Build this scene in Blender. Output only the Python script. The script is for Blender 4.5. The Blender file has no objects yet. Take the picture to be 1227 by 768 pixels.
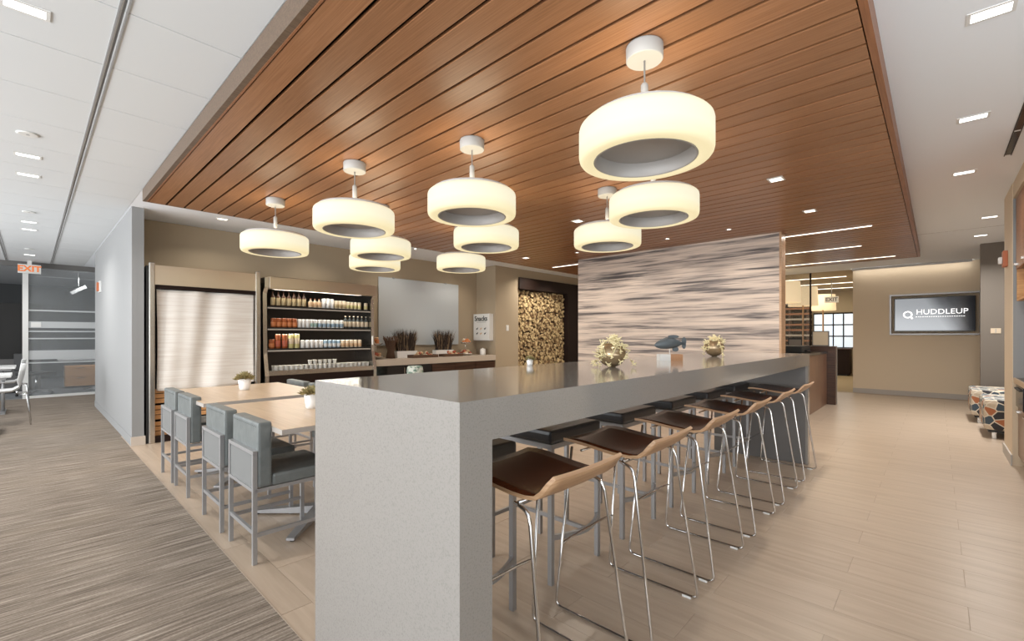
import bpy, bmesh, math, random
from mathutils import Vector, Matrix
random.seed(7)
PI = math.pi
S = bpy.context.scene
C = S.collection

# ---------------------------------------------------------------- camera
cam = bpy.data.cameras.new('camera'); co = bpy.data.objects.new('camera', cam); C.objects.link(co)
cam.sensor_width = 36.0; cam.lens = 541.4 / 1227 * 36; cam.shift_y = 18.5 / 1227
cam.clip_start = 0.02; cam.clip_end = 200
co.location = (0, 0, 1.24)
co.rotation_euler = (PI / 2, 0, math.atan2(508.5, 541.4) - PI / 2)
S.camera = co
# ---------------------------------------------------------------- world (overcast daylight through the open window side)
w = bpy.data.worlds.new('world'); S.world = w; w.use_nodes = True
w.node_tree.nodes['Background'].inputs[0].default_value = (0.94, 0.97, 1.0, 1)
w.node_tree.nodes['Background'].inputs[1].default_value = 1.5
S.view_settings.view_transform = 'Standard'; S.view_settings.look = 'None'
S.view_settings.exposure = 0.36; S.view_settings.gamma = 1; S.view_settings.use_curve_mapping = False


def area(name, loc, rot, sx, sy, power, col=(1, .95, .88), spread=180):
    l = bpy.data.lights.new(name, 'AREA'); l.shape = 'RECTANGLE'; l.size = sx; l.size_y = sy
    l.energy = power; l.color = col; l.spread = math.radians(spread)
    o = bpy.data.objects.new(name, l); C.objects.link(o); o.location = loc; o.rotation_euler = rot
    return o


area('window_daylight', (-4.3, 4.0, 1.3), (0, -PI / 2 - math.radians(31), 0), 2.2, 14, 400, (.97, .985, 1), 150)
area('ceiling_fill_rear', (1.2, -3.05, .9), (PI / 2 + math.radians(55), 0, math.radians(-25)), 6, 1.2, 84, (.84, .93, 1), 120)  # added upward fill for the right ceiling; no window stands here
WARM = (1, .90, .77)

# ---------------------------------------------------------------- materials
MATS = {}


def mat(name, col, rough=.5, metal=0, emit=None, es=1, alpha=1, trans=0, coat=0, spec=.5, aniso=0):
    m = bpy.data.materials.new(name); m.use_nodes = True
    b = m.node_tree.nodes['Principled BSDF']
    b.inputs['Base Color'].default_value = (*col, 1); b.inputs['Roughness'].default_value = rough
    b.inputs['Metallic'].default_value = metal; b.inputs['Specular IOR Level'].default_value = spec
    b.inputs['Coat Weight'].default_value = coat; b.inputs['Coat Roughness'].default_value = .12
    b.inputs['Transmission Weight'].default_value = trans; b.inputs['Alpha'].default_value = alpha
    b.inputs['Anisotropic'].default_value = aniso
    if emit:
        b.inputs['Emission Color'].default_value = (*emit, 1); b.inputs['Emission Strength'].default_value = es
    MATS[name] = m
    return m


def nd(m, t, **kw):
    n = m.node_tree.nodes.new(t)
    for k, v in kw.items():
        if hasattr(n, k): setattr(n, k, v)
        else: n.inputs[k].default_value = v
    return n


def lk(m, a, b): m.node_tree.links.new(a, b)


def noise_col(m, c1, c2, scale=(1, 1, 1), ns=5, detail=4, lo=.35, hi=.65, bump=0, coord='Object', dist=0, extra=None, jitter=0, mid=None):
    """mix two colours with a stretched noise"""
    b = m.node_tree.nodes['Principled BSDF']
    tc = nd(m, 'ShaderNodeTexCoord'); mp = nd(m, 'ShaderNodeMapping'); mp.inputs['Scale'].default_value = scale
    if coord == 'World':
        g = nd(m, 'ShaderNodeNewGeometry'); lk(m, g.outputs['Position'], mp.inputs[0])
    else:
        lk(m, tc.outputs[coord], mp.inputs[0])
    if jitter:
        oi = nd(m, 'ShaderNodeObjectInfo'); mu = nd(m, 'ShaderNodeMath', operation='MULTIPLY'); mu.inputs[1].default_value = 37
        lk(m, oi.outputs['Random'], mu.inputs[0]); lk(m, mu.outputs[0], mp.inputs['Location'])
    n = nd(m, 'ShaderNodeTexNoise'); n.inputs['Scale'].default_value = ns; n.inputs['Detail'].default_value = detail
    n.inputs['Distortion'].default_value = dist
    lk(m, mp.outputs[0], n.inputs['Vector'])
    r = nd(m, 'ShaderNodeValToRGB'); r.color_ramp.elements[0].position = lo; r.color_ramp.elements[1].position = hi
    r.color_ramp.elements[0].color = (*c1, 1); r.color_ramp.elements[1].color = (*c2, 1)
    if mid: e = r.color_ramp.elements.new(mid[0]); e.color = (*mid[1], 1)
    lk(m, n.outputs['Fac'], r.inputs[0])
    out = r.outputs[0]
    if jitter:
        hv = nd(m, 'ShaderNodeHueSaturation'); ma = nd(m, 'ShaderNodeMapRange')
        ma.inputs['To Min'].default_value = 1 - jitter; ma.inputs['To Max'].default_value = 1 + jitter
        lk(m, oi.outputs['Random'], ma.inputs[0]); lk(m, ma.outputs[0], hv.inputs['Value']); lk(m, out, hv.inputs['Color'])
        out = hv.outputs[0]
    lk(m, out, b.inputs['Base Color'])
    if bump:
        bp = nd(m, 'ShaderNodeBump'); bp.inputs['Strength'].default_value = bump; bp.inputs['Distance'].default_value = .01
        lk(m, n.outputs['Fac'], bp.inputs['Height']); lk(m, bp.outputs[0], b.inputs['Normal'])
    return m


M = MATS
noise_col(mat('slat_wood', (.3, .14, .07), .31, coat=.0, spec=.45), (.25, .112, .048), (.36, .175, .085), (60, 1.2, 60), 3, 3, .3, .7, coord='World', jitter=.10)
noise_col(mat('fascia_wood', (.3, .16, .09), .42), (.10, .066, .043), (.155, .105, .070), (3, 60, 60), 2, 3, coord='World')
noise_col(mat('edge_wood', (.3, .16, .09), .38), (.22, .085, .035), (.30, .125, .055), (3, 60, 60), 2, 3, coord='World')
mat('slat_gap', (.005, .003, .002), .9, spec=.1)
noise_col(mat('quartz', (.5, .47, .43), .1, coat=.45), (.245, .232, .215), (.295, .279, .26), (1, 1, 1), 190, 2, .3, .5, coord='World')
mat('grey_panel', (.135, .13, .125), .5)
noise_col(mat('tile_stone', (.5, .4, .3), .33, spec=.4), (.39, .305, .228), (.475, .38, .293), (14, 1.2, 1), 1.6, 6, .3, .7, coord='World', dist=.6, jitter=.02)
mat('grout', (.38, .305, .235), .8)
mat('base_tile', (.55, .48, .41), .45)
mat('ceiling_tile', (.67, .69, .70), .9)
mat('ceiling_gap', (.30, .30, .30), .8)
mat('drywall_white', (.83, .86, .90), .9)
mat('drywall_grey', (.265, .268, .268), .85)
mat('wall_beige', (.39, .315, .22), .85)
mat('wall_cream', (.62, .51, .375), .85)
mat('wall_greige', (.175, .15, .125), .85)
mat('trim_white', (.44, .41, .37), .5)
mat('steel', (.62, .60, .56), .27, 1)
mat('brushed_steel', (.62, .53, .42), .33, 1, aniso=.6)
mat('chrome', (.72, .72, .72), .12, 1)
mat('satin_metal', (.36, .36, .365), .38, .5)
mat('white_metal', (.60, .60, .59), .5)
mat('mount_grey', (.42, .42, .41), .5)
mat('baffle_grey', (.36, .34, .32), .35)
mat('cooler_inside', (.045, .03, .02), .6)
mat('black', (.012, .011, .010), .5)
mat('black_gloss', (.010, .009, .009), .15)
mat('dark_brown', (.014, .006, .004), .6, spec=.25)
noise_col(mat('dark_wood', (.05, .03, .02), .35), (.032, .014, .008), (.09, .042, .024), (1, 1, 30), 2.2, 4, coord='World')
noise_col(mat('brown_panel', (.2, .11, .07), .3), (.15, .075, .042), (.20, .105, .06), (2, 2, .5), 3, 3, coord='World')
noise_col(mat('walnut_ply', (.08, .03, .015), .25, spec=.35), (.070, .018, .006), (.10, .027, .009), (2, 40, 2), 2, 3, coord='Object')
noise_col(mat('maple_ply', (.5, .32, .18), .4), (.42, .25, .135), (.52, .33, .19), (2, 2, 60), 2, 2, coord='Object')
noise_col(mat('laminate', (.6, .45, .3), .28), (.50, .365, .24), (.60, .455, .315), (50, 1.5, 1), 1.5, 4, coord='World')
mat('laminate_edge', (.38, .345, .31), .5)
noise_col(mat('leather_grey', (.19, .22, .23), .42), (.118, .131, .130), (.152, .167, .164), (1, 1, 1), 14, 5, bump=.25)
mat('leather_dark', (.030, .030, .032), .28)
mat('mesh_panel', (.17, .172, .168), .8)
mat('serving_top', (.52, .45, .375), .4)
mat('plate_white', (.72, .72, .70), .5)
mat('pot_white', (.82, .80, .77), .4)
noise_col(mat('leaf_olive', (.12, .10, .02), .7), (.14, .12, .04), (.42, .34, .15), (1, 1, 1), 60, 2)
mat('soil', (.04, .025, .015), .9)
mat('grass_brown', (.03, .018, .012), .7)
mat('grass_tan', (.30, .20, .11), .7)
mat('coral', (.78, .69, .42), .5)
mat('glass_ball', (.34, .25, .15), .10, .6)
mat('fish_grey', (.085, .10, .11), .4, .3)
mat('block_wood', (.42, .22, .11), .4)
mat('wicker', (.10, .052, .028), .7)
mat('snack_orange', (.55, .19, .06), .5)
mat('snack_red', (.42, .10, .05), .5)
mat('snack_tan', (.62, .42, .24), .5)
mat('whiteboard', (.50, .54, .565), .12)
mat('alarm_red', (.45, .13, .05), .5)
mat('panel_light', (1, 1, 1), .5, emit=(1, .98, .94), es=2.6)
mat('panel_warm', (1, 1, 1), .5, emit=(1, .9, .74), es=2.4)
mat('shade_cream', (.75, .62, .42), .8, emit=(1, .78, .48), es=.42)
mat('screen_text', (.9, .9, .9), .5, emit=(1, 1, 1), es=.9)
mat('ink', (.05, .06, .06), .6)
mat('ink_orange', (.5, .12, .03), .6, emit=(1, .28, .06), es=.35)
mat('frost', (.60, .62, .63), .6, alpha=.75)
mat('glass_tint', (.32, .34, .35), .03, alpha=.28)
mat('glass_clear', (.6, .6, .55), .03, alpha=.10)
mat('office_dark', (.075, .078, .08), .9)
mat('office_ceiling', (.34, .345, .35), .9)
noise_col(mat('office_carpet', (.2, .2, .2), .95), (.15, .155, .16), (.22, .225, .23), (1, 1, 1), 8, 3, coord='World')
mat('reception_floor', (.30, .24, .15), .8)
mat('reception_ceiling', (.42, .35, .25), .9)
mat('daylit_pane', (.7, .8, .9), .4, emit=(.75, .88, 1), es=.5)
noise_col(mat('crate_wood', (.5, .26, .10), .6), (.50, .25, .095), (.62, .34, .145), (2, 2, 20), 3, 3, coord='World')
mat('plastic_white', (.72, .72, .71), .35)
noise_col(mat('log_end', (.4, .3, .15), .8), (.16, .09, .038), (.62, .48, .26), (1, 1, 1), 13, 1, .36, .62, coord='World')
mat('log_gap', (.045, .024, .011), .9)
mat('amber', (.30, .085, .03), .25)
mat('bottle_dark', (.06, .025, .012), .2)
mat('cork_label', (.42, .33, .18), .6)
mat('label_white', (.66, .66, .64), .5)
mat('label_blue', (.25, .36, .45), .5)
mat('label_teal', (.30, .45, .40), .5)
mat('label_cream', (.62, .52, .38), .5)
mat('label_yellow', (.55, .50, .22), .5)
mat('tin', (.6, .6, .6), .3, .9)
mat('cup_white', (.6, .58, .52), .4)


# pendant shade: glowing fabric, brightest at mid height
m = mat('pendant_shade', (.85, .8, .65), .7)
b = m.node_tree.nodes['Principled BSDF']
tc = nd(m, 'ShaderNodeTexCoord'); sx = nd(m, 'ShaderNodeSeparateXYZ'); lk(m, tc.outputs['Object'], sx.inputs[0])
r = nd(m, 'ShaderNodeValToRGB')
r.color_ramp.elements[0].position = 0.0; r.color_ramp.elements[0].color = (.80, .66, .36, 1)
r.color_ramp.elements[1].position = 1.0; r.color_ramp.elements[1].color = (.80, .68, .42, 1)
e = r.color_ramp.elements.new(.22); e.color = (.86, .76, .47, 1)
e = r.color_ramp.elements.new(.45); e.color = (.86, .81, .60, 1)
e = r.color_ramp.elements.new(.75); e.color = (.84, .79, .60, 1)
mr = nd(m, 'ShaderNodeMapRange'); mr.inputs['From Min'].default_value = -.1; mr.inputs['From Max'].default_value = .1
lk(m, sx.outputs['Z'], mr.inputs[0]); lk(m, mr.outputs[0], r.inputs[0])
lk(m, r.outputs[0], b.inputs['Emission Color']); b.inputs['Emission Strength'].default_value = .72
b.inputs['Base Color'].default_value = (.3, .28, .22, 1)

# carpet: long striations along x
m = mat('carpet', (.2, .17, .14), .95, spec=.15)
b = m.node_tree.nodes['Principled BSDF']
g = nd(m, 'ShaderNodeNewGeometry')
mp = nd(m, 'ShaderNodeMapping'); mp.inputs['Scale'].default_value = (1.1, 26, 1); lk(m, g.outputs['Position'], mp.inputs[0])
n1 = nd(m, 'ShaderNodeTexNoise'); n1.inputs['Scale'].default_value = 2.1; n1.inputs['Detail'].default_value = 7; n1.inputs['Roughness'].default_value = .72
lk(m, mp.outputs[0], n1.inputs['Vector'])
mp2 = nd(m, 'ShaderNodeMapping'); mp2.inputs['Scale'].default_value = (45, 120, 1); lk(m, g.outputs['Position'], mp2.inputs[0])
n2 = nd(m, 'ShaderNodeTexNoise'); n2.inputs['Scale'].default_value = 2; n2.inputs['Detail'].default_value = 2; lk(m, mp2.outputs[0], n2.inputs['Vector'])
n3 = nd(m, 'ShaderNodeTexNoise'); n3.inputs['Scale'].default_value = .7; n3.inputs['Detail'].default_value = 2
mp3 = nd(m, 'ShaderNodeMapping'); mp3.inputs['Scale'].default_value = (.5, 1.6, 1); lk(m, g.outputs['Position'], mp3.inputs[0]); lk(m, mp3.outputs[0], n3.inputs['Vector'])
a1 = nd(m, 'ShaderNodeMath', operation='MULTIPLY_ADD'); a1.inputs[1].default_value = .22; lk(m, n2.outputs[0], a1.inputs[0]); lk(m, n1.outputs[0], a1.inputs[2])
r = nd(m, 'ShaderNodeValToRGB'); el = r.color_ramp.elements
el[0].position = .42; el[0].color = (.095, .073, .056, 1); el[1].position = .80; el[1].color = (.43, .375, .315, 1)
e = el.new(.54); e.color = (.155, .125, .099, 1); e = el.new(.66); e.color = (.255, .212, .172, 1)
lk(m, a1.outputs[0], r.inputs[0])
mx = nd(m, 'ShaderNodeMix', data_type='RGBA', blend_type='MIX'); mr = nd(m, 'ShaderNodeMapRange')
mr.inputs['From Min'].default_value = .55; mr.inputs['From Max'].default_value = .7; mr.inputs['To Max'].default_value = .35
lk(m, n3.outputs[0], mr.inputs[0]); lk(m, mr.outputs[0], mx.inputs[0]); lk(m, r.outputs[0], mx.inputs[6]); mx.inputs[7].default_value = (.25, .20, .145, 1)
lk(m, mx.outputs[2], b.inputs['Base Color'])
bp = nd(m, 'ShaderNodeBump'); bp.inputs['Strength'].default_value = .5; bp.inputs['Distance'].default_value = .006
lk(m, a1.outputs[0], bp.inputs['Height']); lk(m, bp.outputs[0], b.inputs['Normal'])

# mural: printed rippled water / strata
m = mat('mural_print', (.6, .5, .42), .5)
b = m.node_tree.nodes['Principled BSDF']
g = nd(m, 'ShaderNodeNewGeometry')
sep = nd(m, 'ShaderNodeSeparateXYZ'); lk(m, g.outputs['Position'], sep.inputs[0])
def band(sy, sz, rot, det, rough_, dist):
    mp = nd(m, 'ShaderNodeMapping'); mp.inputs['Scale'].default_value = (0, sy, sz); mp.inputs['Rotation'].default_value = (math.radians(rot), 0, 0)
    lk(m, g.outputs['Position'], mp.inputs[0])
    n = nd(m, 'ShaderNodeTexNoise'); n.inputs['Scale'].default_value = 1; n.inputs['Detail'].default_value = det; n.inputs['Roughness'].default_value = rough_; n.inputs['Distortion'].default_value = dist
    lk(m, mp.outputs[0], n.inputs['Vector']); return n.outputs[0]


A_ = band(.62, 12, 2, 4, .55, .45); B_ = band(1.3, 40, -1.5, 4, .6, .5)
ma = nd(m, 'ShaderNodeMath', operation='MULTIPLY_ADD'); ma.inputs[1].default_value = .60; lk(m, B_, ma.inputs[0]); lk(m, A_, ma.inputs[2])
r = nd(m, 'ShaderNodeValToRGB'); el = r.color_ramp.elements
el[0].position = .60; el[0].color = (.075, .064, .06, 1); el[1].position = .92; el[1].color = (.66, .55, .46, 1)
e = el.new(.67); e.color = (.18, .152, .14, 1); e = el.new(.74); e.color = (.36, .30, .26, 1); e = el.new(.81); e.color = (.52, .43, .365, 1)
lk(m, ma.outputs[0], r.inputs[0]); lk(m, r.outputs[0], b.inputs['Base Color'])

# TV screen emission: tilted gradient from black to soft grey
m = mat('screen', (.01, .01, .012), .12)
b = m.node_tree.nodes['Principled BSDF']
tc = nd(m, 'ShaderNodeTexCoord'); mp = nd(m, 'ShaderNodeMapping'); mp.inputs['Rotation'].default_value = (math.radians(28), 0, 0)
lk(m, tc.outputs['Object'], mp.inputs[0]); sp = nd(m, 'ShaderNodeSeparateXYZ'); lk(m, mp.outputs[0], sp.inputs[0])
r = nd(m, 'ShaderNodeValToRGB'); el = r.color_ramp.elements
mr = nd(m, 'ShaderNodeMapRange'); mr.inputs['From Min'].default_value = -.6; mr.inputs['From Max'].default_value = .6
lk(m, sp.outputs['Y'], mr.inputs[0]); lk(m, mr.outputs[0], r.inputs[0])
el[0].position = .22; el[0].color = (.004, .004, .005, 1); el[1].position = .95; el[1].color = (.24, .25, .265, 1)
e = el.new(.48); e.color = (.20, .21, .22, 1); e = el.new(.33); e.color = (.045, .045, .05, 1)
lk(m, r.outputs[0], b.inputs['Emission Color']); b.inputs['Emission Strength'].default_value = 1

# curtain weave
m = mat('curtain', (.6, .52, .44), .85)
noise_col(m, (.76, .71, .65), (.88, .85, .80), (2.5, 1, 75), 1, 3, .3, .65, coord='World', bump=.3)

# ottoman hexagon fabric
m = mat('hex_fabric', (.3, .3, .3), .8)
b = m.node_tree.nodes['Principled BSDF']
tc = nd(m, 'ShaderNodeTexCoord')
v1 = nd(m, 'ShaderNodeTexVoronoi', feature='DISTANCE_TO_EDGE'); v1.inputs['Scale'].default_value = 11; v1.inputs['Randomness'].default_value = .75
v2 = nd(m, 'ShaderNodeTexVoronoi'); v2.inputs['Scale'].default_value = 11; v2.inputs['Randomness'].default_value = .75
for v in (v1, v2): lk(m, tc.outputs['Object'], v.inputs['Vector'])
r = nd(m, 'ShaderNodeValToRGB'); r.color_ramp.interpolation = 'CONSTANT'; el = r.color_ramp.elements
el[0].color = (.05, .075, .10, 1); el[1].position = .72; el[1].color = (.50, .42, .32, 1)
for p, c in ((.25, (.10, .15, .18)), (.42, (.36, .13, .055)), (.58, (.03, .03, .035))): e = el.new(p); e.color = (*c, 1)
sc = nd(m, 'ShaderNodeSeparateColor'); lk(m, v2.outputs['Color'], sc.inputs[0]); lk(m, sc.outputs[0], r.inputs[0])
st = nd(m, 'ShaderNodeMath', operation='LESS_THAN'); st.inputs[1].default_value = .06; lk(m, v1.outputs[0], st.inputs[0])
mx = nd(m, 'ShaderNodeMix', data_type='RGBA'); lk(m, st.outputs[0], mx.inputs[0]); lk(m, r.outputs[0], mx.inputs[6]); mx.inputs[7].default_value = (.60, .54, .44, 1)
lk(m, mx.outputs[2], b.inputs['Base Color'])


# ---------------------------------------------------------------- helpers
def nbm(): return bmesh.new()


def bx(bm, x0, x1, y0, y1, z0, z1, mi=0, bev=0):
    n0 = len(bm.faces)
    r = bmesh.ops.create_cube(bm, size=1)
    for v in r['verts']:
        v.co = Vector(((x0 + x1) / 2 + v.co.x * (x1 - x0), (y0 + y1) / 2 + v.co.y * (y1 - y0), (z0 + z1) / 2 + v.co.z * (z1 - z0)))
    fs = set(f for v in r['verts'] for f in v.link_faces)
    for f in fs: f.material_index = mi
    if bev:
        es = set(e for v in r['verts'] for e in v.link_edges)
        o = bmesh.ops.bevel(bm, geom=list(es), offset=bev, segments=2, affect='EDGES', profile=.6)
        for f in o['faces']: f.material_index = mi
    return bm


def tube(bm, pts, rad, seg=8, mi=0, closed=False):
    pts = [Vector(p) for p in pts]; rings = []
    n = len(pts)
    for i, p in enumerate(pts):
        rr = rad[i] if isinstance(rad, (list, tuple)) else rad
        if closed: t = (pts[(i + 1) % n] - pts[i - 1])
        elif i == 0: t = pts[1] - p
        elif i == n - 1: t = p - pts[-2]
        else: t = (pts[i + 1] - p).normalized() + (p - pts[i - 1]).normalized()
        t.normalize()
        up = Vector((0, 0, 1)) if abs(t.z) < .95 else Vector((1, 0, 0))
        if rings:
            a = rings[-1][1] - t * rings[-1][1].dot(t)
            a.normalize()
        else:
            a = up.cross(t).normalized()
        b_ = t.cross(a)
        rings.append(([bm.verts.new(p + (a * math.cos(2 * PI * k / seg) + b_ * math.sin(2 * PI * k / seg)) * rr) for k in range(seg)], a))
    R = [r[0] for r in rings]
    m_ = n if closed else n - 1
    for i in range(m_):
        A, B = R[i], R[(i + 1) % n]
        for k in range(seg):
            f = bm.faces.new((A[k], A[(k + 1) % seg], B[(k + 1) % seg], B[k])); f.material_index = mi; f.smooth = True
    if not closed:
        f = bm.faces.new(R[0][::-1]); f.material_index = mi
        f = bm.faces.new(R[-1]); f.material_index = mi
    return bm


def bend(pts, r=.03, n=4):
    """round the corners of a polyline"""
    pts = [Vector(p) for p in pts]; out = [pts[0]]
    for i in range(1, len(pts) - 1):
        p = pts[i]; a = (pts[i - 1] - p); c = (pts[i + 1] - p)
        ra = min(r, a.length * .45); rc = min(r, c.length * .45)
        A = p + a.normalized() * ra; B = p + c.normalized() * rc
        for k in range(n + 1):
            t = k / n; out.append(A * (1 - t) ** 2 + p * 2 * t * (1 - t) + B * t * t)
    out.append(pts[-1])
    return out


def lathe(bm, prof, seg=24, mi=0, cx=0, cy=0, cap=True, smooth=True, axis='z'):
    rings = []
    for (r_, z) in prof:
        ring = []
        for k in range(seg):
            a = 2 * PI * k / seg
            p = (cx + r_ * math.cos(a), cy + r_ * math.sin(a), z)
            ring.append(bm.verts.new(p))
        rings.append(ring)
    for i in range(len(rings) - 1):
        A, B = rings[i], rings[i + 1]
        mm = mi[i] if isinstance(mi, (list, tuple)) else mi
        for k in range(seg):
            f = bm.faces.new((A[k], A[(k + 1) % seg], B[(k + 1) % seg], B[k])); f.material_index = mm; f.smooth = smooth
    if cap:
        m0 = mi[0] if isinstance(mi, (list, tuple)) else mi; m1 = mi[-1] if isinstance(mi, (list, tuple)) else mi
        f = bm.faces.new(rings[0][::-1]); f.material_index = m0
        f = bm.faces.new(rings[-1]); f.material_index = m1
    return bm


def mesh(name, bm, mats):
    me = bpy.data.meshes.new(name)
    bmesh.ops.recalc_face_normals(bm, faces=bm.faces)
    bm.to_mesh(me); bm.free()
    for x in (mats if isinstance(mats, (list, tuple)) else [mats]): me.materials.append(M[x])
    return me


def obj(name, bm, mats, parent=None, loc=(0, 0, 0), rz=0, **props):
    me = bm if isinstance(bm, bpy.types.Mesh) else mesh(name, bm, mats)
    o = bpy.data.objects.new(name, me); C.objects.link(o)
    o.location = loc; o.rotation_euler = (0, 0, rz)
    if parent: o.parent = parent
    for k, v in props.items(): o[k] = v
    return o


def thing(name, label, cat, loc=(0, 0, 0), rz=0, group=None):
    o = bpy.data.objects.new(name, None); C.objects.link(o); o.empty_display_size = .1
    o.location = loc; o.rotation_euler = (0, 0, rz); o['label'] = label; o['category'] = cat
    if group: o['group'] = group
    return o


def tag(o, label, cat, group=None):
    o['label'] = label; o['category'] = cat
    if group: o['group'] = group
    return o


def kids(o): return [c for c in bpy.data.objects if c.parent == o]


def dup(root, loc, rz=0, label=None, group=None, tree=None):
    r_ = root.copy(); C.objects.link(r_); r_.location = loc; r_.rotation_euler = (0, 0, rz)
    if label: r_['label'] = label
    if group: r_['group'] = group
    for ch in kids(root):
        c = ch.copy(); C.objects.link(c); c.parent = r_
        for g_ in kids(ch):
            d = g_.copy(); C.objects.link(d); d.parent = c
    return r_


def struct(name, bm, mats, parent=None, loc=(0, 0, 0)):
    o = obj(name, bm, mats, parent, loc)
    if not parent: o['kind'] = 'structure'
    return o


def text_bm(s, size, depth=.002, bold=0):
    cu = bpy.data.curves.new('text', 'FONT'); cu.body = s; cu.size = size; cu.extrude = depth; cu.offset = bold
    cu.align_x = 'CENTER'; cu.align_y = 'CENTER'; cu.resolution_u = 3
    o = bpy.data.objects.new('text', cu); C.objects.link(o)
    me = bpy.data.meshes.new_from_object(o.evaluated_get(bpy.context.evaluated_depsgraph_get()))
    bpy.data.objects.remove(o)
    return me


def text(name, s, size, mt, parent, loc, rot, depth=.002, bold=0, sx=1):
    me = text_bm(s, size, depth, bold); me.materials.clear(); me.materials.append(M[mt])
    o = bpy.data.objects.new(name, me); C.objects.link(o); o.parent = parent; o.location = loc; o.rotation_euler = rot; o.scale = (sx, 1, 1)
    return o


# ================================================================ STRUCTURE
ZC = 2.70; ZW = 2.58
# floors
fl = struct('floor', bx(nbm(), .757, 12.4, -3.2, 7.25, -.06, -.0018), 'grout')
tb = bx(nbm(), .0006, .2254, .0014, .8886, -.006, 0)
tile_me = mesh('tile', tb, 'tile_stone')
cands = []
k0 = -1
for k in range(-1, 51):
    x = 1.124 + .226 * k
    off = .34 if k % 2 == 0 else -.105
    for mrow in range(-4, 9):
        y = off + .89 * mrow
        y1 = min(y + .89, 7.25)
        if y1 < -3.1 or y > 7.2 or x + .226 > 12.42: continue
        full = y + .89 <= 7.25
        # visible from the camera (in front) and not behind the right wall
        cx, cy = x + .113, y + .445
        fwd = cx * .7289 + cy * .6845; rt = cx * .6845 - cy * .7289
        hid = (cy < -.75) or (.8 < cx < 5.1 and False) or (cx > 6.7 and cy > 1.6)
        vis = fwd > .8 and abs(rt / fwd) < 1.25 and not hid
        cands.append((x, y, y1, full, fwd if vis else 99))
cands.sort(key=lambda c: c[4])
rest = nbm(); cnt = 0
for (x, y, y1, full, d) in cands:
    if full and d < 90 and cnt < 290:
        obj('tile', tile_me, None, fl, (x, y, 0)); cnt += 1
    else:
        bx(rest, x + .0006, x + .2254, max(y, -3.2) + .0014, y1 - .0014, -.006, 0)
kx = nbm()
for mrow in range(-4, 9):
    y = .34 + .89 * mrow
    obj('tile', bx(nbm(), .7585, .8965, max(y, -3.2) + .0015, min(y + .89, 7.25) - .0015, -.008, 0), 'tile_stone', fl)
kx.free()
obj('tile_field', rest, 'tile_stone', fl, kind='stuff')
struct('floor_carpet', bx(bx(nbm(), -4.4, .757, -3.2, 13.1, -.06, .002), .757, 2.3, 7.34, 13.1, -.06, .002), 'carpet')
struct('floor_office', bx(nbm(), -4.4, 6, 13.1, 19, -.06, 0), 'office_carpet')
struct('floor_reception', bx(nbm(), 12.4, 20, -1.5, 9, -.06, 0), 'reception_floor')
struct('trim_1', bx(nbm(), .755, .759, -3.2, 6.6, -.01, .0025), 'grout')

# ceilings
ce = struct('ceiling', bx(nbm(), -4.4, .76, -3.2, 13.1, ZC + .008, ZC + .06), 'ceiling_gap')
full = mesh('ceiling_tile', bx(nbm(), .004, .598, .003, .602, 0, .03), 'ceiling_tile')
cut = mesh('ceiling_tile', bx(nbm(), .006, .474, .003, .602, 0, .03), 'ceiling_tile')
far_t = nbm()
for j in range(-9, 18):
    y = 2.664 + .605 * j
    if y + .605 > 13.1: continue
    for i, x in enumerate((-1.524, -.92, -.318)):
        obj('ceiling_tile', full, None, ce, (x, y, ZC))
    obj('ceiling_tile', cut, None, ce, (.284, y, ZC))
    for x in (-4.0, -3.4, -2.8, -2.12): bx(far_t, x + .004, x + .58, y + .003, y + .602, ZC, ZC + .03)
bx(far_t, -1.52, .76, 12.95, 13.1, ZC, ZC + .03)
obj('ceiling_tile_field', far_t, 'ceiling_tile', ce, kind='stuff')
t = nbm()
for x in (.284, -.318):
    for d in (-.014, .014): bx(t, x + d - .004, x + d + .004, -3.2, 13.1, ZC - .004, ZC + .005)
obj('ceiling_runner', t, 'ceiling_gap', ce)
c2 = nbm()
bx(c2, .76, 12.4, -3.2, .2, ZC, ZC + .06); bx(c2, .76, 12.4, .2, 7.3, ZC + .001, ZC + .06); bx(c2, .76, 2.3, 7.3, 13.1, ZC + .001, ZC + .06)
bx(c2, 12.4, 12.5, -3.2, 1.34, ZC, ZC + .06)
cr = struct('ceiling_drywall', c2, 'drywall_white')
obj('joint', bx(nbm(), 8.765, 8.775, -1.4, .2, ZC - .001, ZC + .002), 'ceiling_gap', cr)
struct('ceiling_office', bx(nbm(), -4.4, 6, 13.1, 19, ZC, ZC + .06), 'office_ceiling')
struct('ceiling_reception', bx(nbm(), 12.4, 20, 1.34, 9, ZC, ZC + .06), 'reception_ceiling')

# walls
wl = struct('wall_left', bx(nbm(), .777, .885, 6.60, 10.85, 0, ZC), 'drywall_grey')
struct('baseboard_left', bx(nbm(), .770, .777, 6.60, 10.85, 0, .10), 'drywall_grey')
struct('baseboard_left_end', bx(nbm(), .768, .897, 6.588, 6.60, 0, .10), 'base_tile')
struct('wall_alcove', bx(nbm(), .885, 6.70, 7.22, 7.34, 0, ZC), 'wall_beige')
wb = nbm(); bx(wb, 6.57, 7.27, 6.64, 7.22, 0, ZC); bx(wb, 7.27, 12.5, 6.64, 6.80, 2.52, ZC); bx(wb, 7.27, 12.5, 6.80, 6.9, 0, 2.52)
struct('wall_back', wb, 'wall_beige')
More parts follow.
